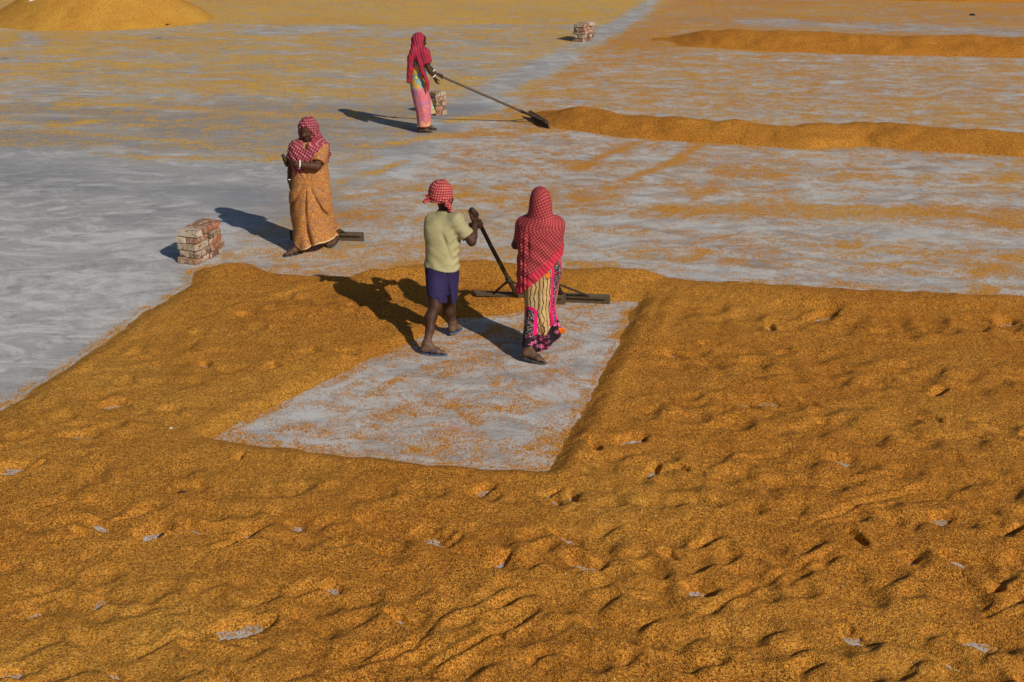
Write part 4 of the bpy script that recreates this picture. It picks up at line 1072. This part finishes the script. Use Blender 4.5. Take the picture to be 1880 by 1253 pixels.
BACK_RAKE = build_back_woman()

# ================================================================ woman in the orange gown, facing the camera
def build_front_woman():
    y0 = 13.66; O = np.array([-2.2, 13.6, 0.0])
    hc = W(565, 238, y0 - .03); neck = W(567, 262, y0)
    sh_l, sh_r = W(590, 272, y0 + .00), W(545, 273, y0 - .02)
    el_l, wr_l = W(582, 306, y0 - .17), W(544, 302, y0 - .235)
    el_r, wr_r = W(536, 308, y0 + .02), W(532, 333, y0 + .00)
    bot = gp(602, 434, .06); top = W(519, 285, y0 - .09); ax = unit(bot - top); grip = top + ax * .085
    heel_f, toe_f = np.array([-2.325, 13.575, .022]), np.array([-2.500, 13.435, .022]); an_f = heel_f + np.array([-.035, -.03, .078])
    toe_b = np.array([-2.045, 13.755, .022]); heel_b = np.array([-1.975, 13.945, .075]); an_b = heel_b + np.array([-.010, -.035, .085])
    hip_l, hip_r = W(587, 355, y0), W(556, 355, y0)
    kn_b, kn_f = W(600, 400, y0 + .06), W(560, 402, y0 - .10)
    f = Field(*box_of([toe_f, heel_b, hc, top, el_l, sh_l, el_r, wr_r], .12), .0070)
    pel, waist, chest = W(571, 350, y0), W(571, 322, y0), W(569, 290, y0)
    torso = []
    for q in (-1, 1):
        torso += [(pel + A(q * .07, 0, 0), waist + A(q * .06, 0, 0), .12, .105, .06), (waist + A(q * .06, 0, 0), chest + A(q * .07, 0, 0), .105, .10, .06)]
    torso.append((sh_l, sh_r, .055, .055, .05)); under(f, torso, 0)
    legs = [(hip_r, kn_f, .11, .065, .03), (hip_l, kn_b, .11, .065, .03), (kn_f, an_f, .065, .04, .03), (kn_b, an_b, .065, .04, .03)]
    f.cone(chest, neck, .08, .052, .05); f.cone(neck, hc, .052, .05, .02)
    f.chain([sh_l, el_l], [.060, .046], .03); f.chain([el_l, lerp(el_l, wr_l, .3), wr_l], [.047, .046, .029], .012)
    f.chain([sh_r, el_r], [.060, .044], .03); f.chain([el_r, lerp(el_r, wr_r, .3), wr_r], [.044, .042, .028], .012)
    hand_grip(f, wr_l, ax, grip, r=.021, s=1.0, side=-1)
    hand_free(f, wr_r, (.06, -.10, -1), (.9, .2, 0), .95, .6, -1)
    for hip, kn, an, heel, toe, sd in ((hip_r, kn_f, an_f, heel_f, toe_f, -1), (hip_l, kn_b, an_b, heel_b, toe_b, 1)):
        f.chain([hip, kn], [.11, .065], .03); f.chain([kn, lerp(kn, an, .3), an], [.062, .060, .038], .02); foot(f, an, heel, toe, .95, sd)
    P, R = head(f, hc, rad(-113), rad(14), 1.0)
    V, Fc = f.mesh(); body = add_mesh('person', V, Fc, SKIN2, None, O, {'dust': sstep(.12, .02, V[:, 2]) * .5})
    finish_person(body, O, 'woman in a long orange floral gown and rose shawl walking towards the camera')
    eyes(body, O, P, R)
    g = Field(hc - .16, hc + .16, .0065); g.ell(P(-.018, 0, .034), (.094, .082, .086), 0, R); g.ell(P(.085, 0, -.03), (.075, .085, .085), .01, R, True)
    V, Fc = g.mesh(); add_mesh('hair', V, Fc, HAIR, body, O)
    bangle(body, O, lerp(el_l, wr_l, .86), wr_l - el_l, .043, th=.0085); bangle(body, O, lerp(el_r, wr_r, .86), wr_r - el_r, .036, th=.006)
    bangle(body, O, lerp(sh_l, el_l, .78), el_l - sh_l, .056, IRIS, .005)
    sandal(body, O, heel_f - A(0, 0, .006), toe_f - A(0, 0, .006), DARK_R, -1); sandal(body, O, heel_b - A(0, 0, .006), toe_b - A(0, 0, .006), DARK_R, 1)
    # gown
    tab = rings([(258, 556, 580, y0, .06), (264, 548, 590, y0, .085), (272, 543, 597, y0, .105), (285, 540, 598, y0, .130), (300, 540, 596, y0, .145), (318, 539, 597, y0, .150), (335, 536, 601, y0, .160),
                 (355, 533, 607, y0, .185), (380, 532, 609, y0, .195), (400, 533, 609, y0, .20), (420, 536, 611, y0, .205), (434, 536, 620, y0, .22), (448, 537, 626, y0, .235), (475, 537, 628, y0, .235)])
    g = Field(*box_of([(r[1] + s_ * .27, r[2] + s_ * .25, r[0]) for r in tab for s_ in (-1, 1)], .03), .0075)
    gx, gz = W(562, 334, 13.5)[0], W(562, 334, 13.5)[2]; xc = -2.16
    def fold(th, z, x, y):
        front = (y < y0 + .02) * 1.0
        dx, dz = x - gx, gz - z; ph = np.arctan2(dx, np.maximum(dz, .0) + .03); rr = np.hypot(dx, dz)
        down = sstep(.0, .14, dz)
        wv = np.sin(ph * 8 + .8 * np.sin(rr * 4) + .7)
        rad_f = (.08 * wv - .34 * (1 - np.abs(np.sin(ph * 7 + .5 * np.sin(rr * 5)))) ** 3) * np.minimum(.35 + rr, 1) * down * front
        up = np.arctan2(dx, dz * -1 + .02)
        rad_u = -.26 * (1 - np.abs(np.sin(up * 5))) ** 3 * sstep(.02, .06, -dz) * sstep(.26, .10, -dz) * front
        back = (1 - front) * .05 * np.sin(th * 12 + z * 3) * sstep(.9, .4, z)
        return rad_f + rad_u + back + .05 * np.exp(-(rr / .04) ** 2) * front - .10 * np.exp(-((dz + .012) / .020) ** 2) * np.exp(-(dx / .13) ** 2) * front + .05 * fbm(x * 6, z * 4, 3, 53)
    g.apply(drape(tab, fold))
    for s_, e_ in ((sh_l, lerp(sh_l, el_l, .66)), (sh_r, lerp(sh_r, el_r, .55))):
        g.cone(s_, e_, .066, .078, .03); dv = unit(e_ - s_); g.cone(e_ + dv * .015, e_ + dv * .10, .062, .068, .004, sub=True)
    under(g, torso + legs, .014)
    hp = [W(538, 446, 13.5), W(552, 461, 13.47), W(566, 456, 13.47), W(585, 446, 13.5), W(602, 440, 13.6), W(620, 430, 13.75)]
    hx = [p[0] for p in hp]; hz = [max(p[2], .02) for p in hp]
    hem = lambda x: np.interp(x, hx, hz)
    lift = lambda y: .03 * sstep(13.66, 13.86, y)
    g.cut(lambda x, y, z: hem(x) + lift(y) - z)
    g.apply(lambda x, y, z: np.sqrt(((x - xc + .01) / .155) ** 2 + ((y - y0) / .125) ** 2) * .13 - .13 + np.maximum(z - hem(x) - .07, 0) * 3, sub=True)
    V, Fc = g.mesh(); th = np.arctan2(V[:, 1] - y0, V[:, 0] - xc) + math.pi / 2; th = np.where(th > math.pi, th - 2 * math.pi, th)
    k = sstep(.022, .016, V[:, 2] - hem(V[:, 0]) - lift(V[:, 1]))
    add_mesh('gown', V, Fc, GOWN, body, O, {'pat': np.stack([th * .2, V[:, 2], k], -1)})
    # shawl: hood, crossed over the chest, one tail behind the shoulder
    g = Field(hc - A(.42, .30, .62), hc + A(.40, .34, .17), .0068)
    g.ell(P(-.020, 0, .030), (.112, .098, .104), 0, R)
    g.cone(P(-.05, 0, -.02), P(-.05, 0, -.12), .095, .105, .03)
    for q, tx in ((1, 1.0), (-1, 1.0)):
        g.chain([P(.000, q * .078, .035), P(.022, q * .086, -.045), P(.034, q * .070, -.115), neck + A(q * -.015 if q < 0 else .02, -.10, -.03)], [.030, .028, .034, .036], .02)
    g3 = lambda gg: (under(gg, torso, .030), gg.cone(sh_r + A(.01, 0, .005), lerp(sh_r, el_r, .50), .088, .090, .03), gg.cone(lerp(sh_l, sh_r, .35), sh_r, .080, .080, .03))
    a_, b_ = W(598, 262, y0 - .06), W(556, 315, y0 - .14)
    tab2 = [(z, cx, cy, rx + .018, ry + .020) for z, cx, cy, rx, ry in tab if z > .85]
    def vfold(th, z, x, y): return .030 * np.sin((x - .55 * (z - 1.0)) * 120 + 5 * fbm(x * 5, z * 5, 2, 61)) + .02
    g2 = g.clone(); g2.apply(drape(tab2, vfold)); g3(g2)
    cr = lambda x, z: ((x - a_[0]) * (b_[2] - a_[2]) - (z - a_[2]) * (b_[0] - a_[0])) / math.hypot(b_[0] - a_[0], b_[2] - a_[2])
    sgn = 1 if cr(a_[0] + .1, a_[2]) > 0 else -1
    g2.cut(lambda x, y, z: sgn * cr(x, z) + 0 * y)
    g2.cut(lambda x, y, z: (W(545, 312, y0)[2] + .06 * np.sin(x * 60) * .3 - z) + 0 * x + 0 * y)
    g.blend((slice(None),) * 3, g2.d, .02)
    g.chain([W(588, 256, y0 + .03), W(598, 268, y0 + .06), W(602, 282, y0 + .10), W(600, 298, y0 + .12)], [.040, .038, .030, .022], .02)
    g.chain([W(575, 258, y0 - .03), W(592, 262, y0 + .0), W(600, 272, y0 + .03)], [.045, .038, .03], .02)
    fc = P(.105, 0, -.022)
    g.ell(fc, (.095, .068, .090), .006, R, True)
    g.cone(P(.03, 0, -.09), P(.12, 0, -.16), .055, .025, .01, sub=True)
    g.disp(lambda x, y, z: .0045 * np.sin((x * .9 + z * .55 + y * .3) * 105 + 7 * fbm(x * 6, z * 6, 2, 6)))
    V, Fc = g.mesh(); d = V - hc; th = np.arctan2(d[:, 1] + .0, d[:, 0]); th = np.where(th > math.pi / 2, th - 2 * math.pi, th)
    hd = sstep(-.16, -.06, d[:, 2]); u = th * .12 * hd + (1 - hd) * (d[:, 0] - .5 * d[:, 2]); v = d[:, 2] * hd * 1.2 + (1 - hd) * (d[:, 2] * .8 + .5 * d[:, 0])
    add_mesh('shawl', V, Fc, G_LEFT, body, O, {'pat': np.stack([u, v, u * 0], -1)})
    return top, bot, ax
FRONT_RAKE = build_front_woman()

# ================================================================ far woman in profile
def build_far_woman():
    y0 = 20.0; O = np.array([-1.40, 19.97, 0.0])
    hc = W(771, 76, y0); neck = W(769, 92, y0)
    sh_n, sh_f = W(779, 98, y0 - .14), W(773, 98, y0 + .14)
    el_n, wr_n = W(787, 127, y0 - .17), W(797, 142, y0 - .15)
    el_f, wr_f = W(786, 123, y0 + .14), W(800, 136, y0 + .10)
    top = W(804, 138, y0 + .08); bot = gp(986, 217, .08); ax = unit(bot - top); grip = top + ax * .05
    heel, toe = np.array([-1.475, 19.93, .022]), np.array([-1.265, 19.93, .022]); an = heel + A(.05, 0, .075)
    heel2, toe2 = np.array([-1.42, 20.13, .022]), np.array([-1.20, 20.13, .022]); an2 = heel2 + A(.05, 0, .075)
    f = Field(*box_of([heel, toe2, hc, sh_n, sh_f, wr_n + A(.05, 0, -.12), wr_f, grip], .12), .0085)
    pel, waist, chest = W(770, 165, y0), W(769, 135, y0), W(771, 112, y0)
    legs = [(W(770, 165, y0 - .07), W(775, 205, y0 - .06), .095, .06, .03), (W(772, 165, y0 + .07), W(780, 203, y0 + .08), .095, .06, .03)]
    for q in (-1, 1):
        f.cone(pel + A(0, q * .065, 0), waist + A(0, q * .05, 0), .10, .08, .06); f.cone(waist + A(0, q * .05, 0), chest + A(0, q * .065, 0), .08, .09, .06)
    f.cone(sh_n, sh_f, .05, .05, .05); f.cone(chest, neck, .07, .045, .05); f.cone(neck, hc, .045, .05, .02)
    f.chain([sh_n, el_n], [.050, .038], .03); f.chain([el_n, lerp(el_n, wr_n, .3), wr_n], [.039, .038, .026], .012)
    f.chain([sh_f, el_f], [.050, .038], .03); f.chain([el_f, lerp(el_f, wr_f, .3), wr_f], [.039, .038, .026], .012)
    hand_free(f, wr_n, (.45, .0, -1), (.8, .4, 0), .95, .7, 1); hand_grip(f, wr_f, ax, grip, r=.017, s=.95)
    for a_, h_, t_, hp, kn, sd in ((an, heel, toe, W(770, 165, y0 - .07), W(775, 205, y0 - .06), -1), (an2, heel2, toe2, W(772, 165, y0 + .07), W(780, 203, y0 + .08), 1)):
        f.chain([hp, kn], [.095, .06], .03); f.chain([kn, lerp(kn, a_, .3), a_], [.056, .055, .034], .02); foot(f, a_, h_, t_, .92, sd)
    P, R = head(f, hc, rad(12), rad(10), .95)
    V, Fc = f.mesh(); body = add_mesh('person', V, Fc, SKIN, None, O, {'dust': sstep(.15, .02, V[:, 2]) * .6})
    finish_person(body, O, 'farthest woman in profile, pink patterned dress, pulling a long rake')
    eyes(body, O, P, R, .95)
    g = Field(hc - .16, hc + .16, .0075); g.ell(P(-.010, 0, .030), (.101, .083, .092), 0, R); g.ell(P(.085, 0, -.045), (.070, .095, .080), .01, R, True)
    V, Fc = g.mesh(); add_mesh('hair', V, Fc, HAIR, body, O)
    bangle(body, O, lerp(el_n, wr_n, .88), wr_n - el_n, .036, th=.008); bangle(body, O, lerp(el_f, wr_f, .70), wr_f - el_f, .040, th=.008)
    sandal(body, O, heel - A(0, 0, .006), toe - A(0, 0, .006), DARK_R, -1); sandal(body, O, heel2 - A(0, 0, .006), toe2 - A(0, 0, .006), DARK_R, 1)
    tab = rings([(96, 762, 778, y0, .11), (108, 757, 784, y0, .15), (125, 754, 783, y0, .15), (145, 752, 784, y0, .16), (165, 754, 787, y0, .18), (185, 759, 789, y0, .18), (205, 764, 791, y0, .18), (225, 766, 791, y0, .18), (236, 767, 790, y0, .18), (250, 767, 790, y0, .18)])
    g = Field(*box_of([(r[1] + s_ * .34, r[2] + s_ * .24, r[0]) for r in tab for s_ in (-1, 1)], .02), .0085)
    fold = lambda th, z, x, y: .035 * np.sin(th * 9 + z * 4) * sstep(.9, .3, z) + .06 * fbm(x * 5, z * 3, 3, 71)
    g.apply(drape(tab, fold))
    g.cone(sh_n, lerp(sh_n, el_n, .3), .066, .07, .03); under(g, legs, .014)
    q0, q1 = W(782, 168, y0 + .12), W(793, 212, y0 + .22)                       # back panel that swings out
    for k in range(6): g.chain([lerp(q0, W(778, 168, y0 + .05), k / 5), lerp(W(798, 211, y0 + .26), W(782, 216, y0 + .10), k / 5)], [.035, .030], .03)
    hz = W(778, 234, y0 - .15)[2]
    g.cut(lambda x, y, z: hz + .14 * sstep(y0 + .0, y0 + .12, y) - z + 0 * x)
    g.apply(lambda x, y, z: np.sqrt(((x + 1.39) / .085) ** 2 + ((y - y0) / .14) ** 2) * .1 - .1 + np.maximum(z - hz - .15, 0) * 3, sub=True)
    V, Fc = g.mesh(); th = np.arctan2(V[:, 1] - y0, V[:, 0] + 1.38)
    add_mesh('dress', V, Fc, PATCH_M, body, O, {'pat': np.stack([V[:, 0] + .3 * V[:, 1], V[:, 2] + 0 * th, sstep(-1.285, -1.265, V[:, 0]) * (V[:, 1] > y0) * (V[:, 2] < .6)], -1)})
    # shawl: hood, long fall down the back, wrapped sleeve
    g = Field(W(740, 50, y0) - A(.05, .35, 1.15), W(800, 50, y0) + A(.05, .35, .08), .0080)
    g.ell(P(-.026, 0, .026), (.106, .102, .108), 0, R)
    g.chain([P(-.03, .05, -.02), W(765, 100, y0 + .06)], [.095, .10], .05); g.chain([P(-.03, -.05, -.02), W(765, 100, y0 - .08)], [.095, .10], .05)
    for k in range(6):
        yy = y0 - .17 + .062 * k
        g.chain([W(760, 92, yy), W(754, 108, yy), W(753, 128, yy), W(750 + (k == 2), 150 - 4 * (k % 3), yy)], [.050, .048, .042, .030], .03)
    g.chain([W(766, 100, y0 - .17), W(772, 118, y0 - .19), W(777, 135, y0 - .2), W(784, 152, y0 - .2), W(786, 166, y0 - .18)], [.05, .038, .034, .030, .020], .03)
    g.cone(sh_n + A(0, 0, .01), lerp(sh_n, el_n, .48), .078, .084, .04); g.cone(W(766, 92, y0 - .1), sh_n, .07, .07, .05)
    dv = unit(el_n - sh_n); e_ = lerp(sh_n, el_n, .50); g.cone(e_ + dv * .05, e_ + dv * .14, .062, .07, .004, sub=True)
    g.ell(P(.100, 0, -.030), (.088, .13, .16), .006, R, True)
    g.disp(lambda x, y, z: .005 * np.sin((x * 1.2 + z * .25) * 130 + 5 * fbm(x * 7, z * 5, 2, 6)))
    V, Fc = g.mesh(); d = V - hc
    add_mesh('shawl', V, Fc, G_FAR, body, O, {'pat': np.stack([d[:, 0] + .25 * d[:, 2], d[:, 2] + .4 * d[:, 1], d[:, 2] * 0], -1)})
    return top, bot, ax
FAR_RAKE = build_far_woman()
# ---------------------------------------------------------------- rakes
def wood_mat(name, a, b, rough=.7):
    N = NT(name); o = N.n('TexCoord').outputs['Object']
    g = N.noise(N.mapping(o, (1, 1, 1)), 14, 5, .65, 2).outputs[0]
    c = N.mix(N.mapr(g, .35, .65), a, b)
    return N.out(c, rough, N.bump(g, .5, .006))
WOOD_D = wood_mat('dark_worn_wood', (.030, .020, .012), (.065, .045, .028)); WOOD_G = wood_mat('grey_brown_plank', (.075, .055, .036), (.13, .10, .068)); WOOD_P = wood_mat('polished_pole', (.085, .058, .040), (.13, .092, .066))
IRON = NT('rusty_iron').out((.045, .032, .026), .6)
def boxm(name, size, mat, bev=.004):
    bm = bmesh.new(); bmesh.ops.create_cube(bm, size=1)
    bmesh.ops.scale(bm, vec=size, verts=bm.verts); bmesh.ops.bevel(bm, geom=bm.edges, offset=bev, segments=1, affect='EDGES')
    r = random.Random(name + str(size))
    for v in bm.verts: v.co += Vector([r.uniform(-.0016, .0016) for _ in range(3)])
    me = bpy.data.meshes.new(name); bm.to_mesh(me); bm.free(); me.materials.append(mat); return me
def rake(spec, bdir, L, H, label, pole_mat=WOOD_D, blade_mat=WOOD_G, r=.020, sink=0.0, off=0.0):
    top, bot, ax = spec; O = np.array([bot[0], bot[1], 0.0])
    root = bpy.data.objects.new('rake', None); COL.objects.link(root); root.location = tuple(O); tag(root, label, 'rake', 'wooden grain rakes')
    b = unit([bdir[0], bdir[1], 0]); fw = np.cross([0, 0, 1.], b)
    if fw @ (bot - top) < 0: fw = -fw
    # handle: a slightly crooked pole
    n = 9; L0 = np.linalg.norm(bot - top); side = unit(np.cross(ax, [0, 0, 1.]))
    pts = [top + ax * L0 * i / (n - 1) + side * .002 * math.sin(i * 1.3) for i in range(n)]
    T, Q = tube(pts, r * .95, 9, taper=r * 1.1); link('handle', mesh_py('handle', np.array(T) - O, Q, pole_mat), root)
    tilt = rad(-14)
    me = boxm('blade', (L, .026, H), blade_mat); o = link('blade', me, root)
    z0 = H / 2 - sink
    X = Vector(b); Z = (Vector((0, 0, 1)) * math.cos(tilt) + Vector(fw) * math.sin(tilt)).normalized(); Yv = Z.cross(X)
    M = Matrix((X, Yv, Z)).transposed(); o.rotation_euler = M.to_euler(); o.location = tuple(b * off + fw * .03 + np.array([0, 0, z0]))
    me = boxm('batten', (L * .96, .022, .035), blade_mat); o2 = link('batten', me, root); o2.rotation_euler = M.to_euler(); o2.location = tuple(b * off + fw * .004 + np.array([0, 0, z0 + H * .30]) - fw * .014)
    for s in (-1, 1):
        p0 = bot - ax * L0 * .0 - ax * .30; p1 = np.array([bot[0], bot[1], 0]) + b * (s * L * .30 + off) + np.array([0, 0, H * .75 - sink])
        T, Q = tube([p0, p1], r * .62, 6); link('brace', mesh_py('brace', np.array(T) - O, Q, WOOD_D), root)
    T, Q = tube([bot - ax * .33 + side * 0, bot - ax * .27], r * 1.45, 10); link('iron_band', mesh_py('iron_band', np.array(T) - O, Q, IRON), root)
    return root
rake(MAN_RAKE, (1, -.10), .90, .12, 'dark rake held by the man, its board half buried in the grain heap', off=.02)
rake(BACK_RAKE, (1, -.13), .92, .105, 'rake whose long board juts out beside the printed skirt', off=.0)
rake(FRONT_RAKE, (1, -.10), .86, .115, 'rake dragged behind the woman in the orange gown', off=-.02)
rake(FAR_RAKE, (.30, -.95), .92, .13, 'long handled rake set against the left end of the grain ridge', WOOD_P, WOOD_P, .019, off=.05)

# ---------------------------------------------------------------- bricks
def brick_mat():
    N = NT('weathered_brick'); o = N.n('TexCoord').outputs['Object']; ri = N.n('ObjectInfo').outputs['Random']
    v = N.n('VectorMath', {0: o, 1: N.n('CombineXYZ', {0: N.math('MULTIPLY', ri, 37), 1: N.math('MULTIPLY', ri, 91), 2: ri}).outputs[0]}, operation='ADD').outputs[0]
    base = N.ramp(ri, [(0, (.36, .12, .06)), (.14, (.30, .15, .09)), (.28, (.20, .11, .07)), (.42, (.44, .33, .23)), (.58, (.34, .24, .15)), (.70, (.50, .42, .33)), (.84, (.36, .20, .12)), (1, (.55, .46, .38))], 'CONSTANT')
    n1 = N.noise(v, 13, 5, .65, .8).outputs[0]; n2 = N.noise(v, 22, 6, .7, 1.0).outputs[0]; n3 = N.noise(v, 90, 3, .6).outputs[0]
    c = N.mix(N.mapr(n1, .48, .60, 0, .75), base, (.58, .50, .42))         # lime and old mortar
    c = N.mix(N.mapr(n2, .53, .60, 0, .9), c, (.075, .058, .042))        # moss and soot
    c = N.mix(1.0, c, N.ramp(n3, [(.3, .75), (.7, 1.1)]), 'MULTIPLY')
    return N.out(c, .92, N.bump(n3, .4, .003, N.bump(n2, .4, .005)))
BRICK = brick_mat()
def brick_mesh(k):
    r = random.Random(90 + k); bm = bmesh.new(); bmesh.ops.create_cube(bm, size=1); bmesh.ops.scale(bm, vec=(.236, .110, .067), verts=bm.verts)
    bmesh.ops.bevel(bm, geom=bm.edges, offset=.004, segments=1, affect='EDGES')
    for v in bm.verts: v.co += Vector((r.uniform(-.002, .002), r.uniform(-.002, .002), r.uniform(-.0012, .0012)))
    for _ in range(2):                                     # a broken corner
        c = Vector((r.choice((-1, 1)) * .121, r.choice((-1, 1)) * .057, r.choice((-1, 1)) * .035))
        for v in bm.verts:
            if (v.co - c).length < .03: v.co -= c * .07
    me = bpy.data.meshes.new('brick'); bm.to_mesh(me); bm.free(); me.materials.append(BRICK); return me
BM = [brick_mesh(k) for k in range(5)]
def brick_stack(fl, fr, courses, cols, label, seed, first=0, sc=1.0):
    """fl, fr: ground points of the front-left and front-right corners; cols columns of two bricks a course, one behind the other"""
    r = random.Random(seed); a = np.array(fl[:2]); b = np.array(fr[:2]); d = unit(np.append(b - a, 0))[:2]; bk = np.array([-d[1], d[0]])
    root = bpy.data.objects.new('brick_stack', None); COL.objects.link(root); root.location = (a[0], a[1], 0)
    ang0 = math.atan2(d[1], d[0]); root.rotation_euler.z = ang0; tag(root, label, 'brick stack', 'small stacks of old bricks'); root.scale = (sc,) * 3
    for c in range(courses):
        for col in range(cols):
            stretch = (c + col + first) % 2 == 0; oy = col * .252 + r.uniform(-.006, .006); ox = r.uniform(-.018, .020) + (.012 if col else 0)
            for k in (0, 1):
                o = bpy.data.objects.new('brick', BM[r.randrange(5)]); COL.objects.link(o); o.parent = root
                z = .036 + c * .0735 + r.uniform(-.0008, .0008)
                if stretch: o.location = (.122 + ox + r.uniform(-.008, .008), oy + .059 + k * .122, z); o.rotation_euler.z = r.uniform(-.08, .08) + (math.pi if r.random() < .5 else 0)
                else: o.location = (ox + .059 + k * .124, oy + .122 + r.uniform(-.008, .008), z); o.rotation_euler.z = math.pi / 2 + r.uniform(-.08, .08)
    return root
brick_stack(gp(328, 484), gp(367, 488.5), 5, 2, 'brick stack on bare concrete at the corner of the thick grain', 4, 0, 1.03)
brick_stack(gp(781, 210), gp(808, 215), 5, 1, 'brick stack standing just behind the farthest woman', 8, 0, 1.05)
brick_stack(gp(1051, 77), gp(1075, 79), 5, 2, 'farthest brick stack beside the swept grey strip', 15, 0, 1.12)

# ---------------------------------------------------------------- litter
def twig(px, py, L, ang, mat, z=.045, label='', nm='twig', r=.004):
    p = gp(px, py, z); d = np.array([math.cos(rad(ang)), math.sin(rad(ang)), 0]); T, Q = tube([-d * L / 2 + A(0, 0, .002), A(0, 0, .006), d * L / 2], r, 6)
    o = link(nm, mesh_py(nm, T, Q, mat), loc=tuple(p)); tag(o, label, nm.replace('_', ' ')); return o
DARKB = NT('dark_bark').out((.02, .015, .012), .9); PALE = NT('white_scrap').out((.8, .78, .74), .8)
twig(335, 904, .05, 5, DARKB, .05, 'short dark twig on the grain at the left foreground')
twig(1785, 28, .13, -10, DARKB, .01, 'dark twig lying on the floor at the far right', r=.035)
def scrap(px, py, s, label, z=.05, mat=PALE, nm='paper_scrap'):
    V = [(-s, -s * .6, 0), (s * .8, -s * .7, .3 * s), (s, s * .5, .1 * s), (-s * .3, s * .9, .5 * s), (-s * .9, s * .4, .15 * s), (0, 0, .6 * s)]
    o = link(nm, mesh_py(nm, V, [[0, 1, 5], [1, 2, 5], [2, 3, 5], [3, 4, 5], [4, 0, 5]], mat, False), loc=tuple(gp(px, py, z))); tag(o, label, nm.replace('_', ' ')); return o
scrap(314, 787, .014, 'tiny white paper scrap on the grain left of the raked patch')
scrap(58, 3, .06, 'white scrap lying high on the tall grain heap', 1.35)
scrap(308, 47, .07, 'dark sack scrap on the right slope of the tall heap', .35, DARKB, 'sack_scrap')
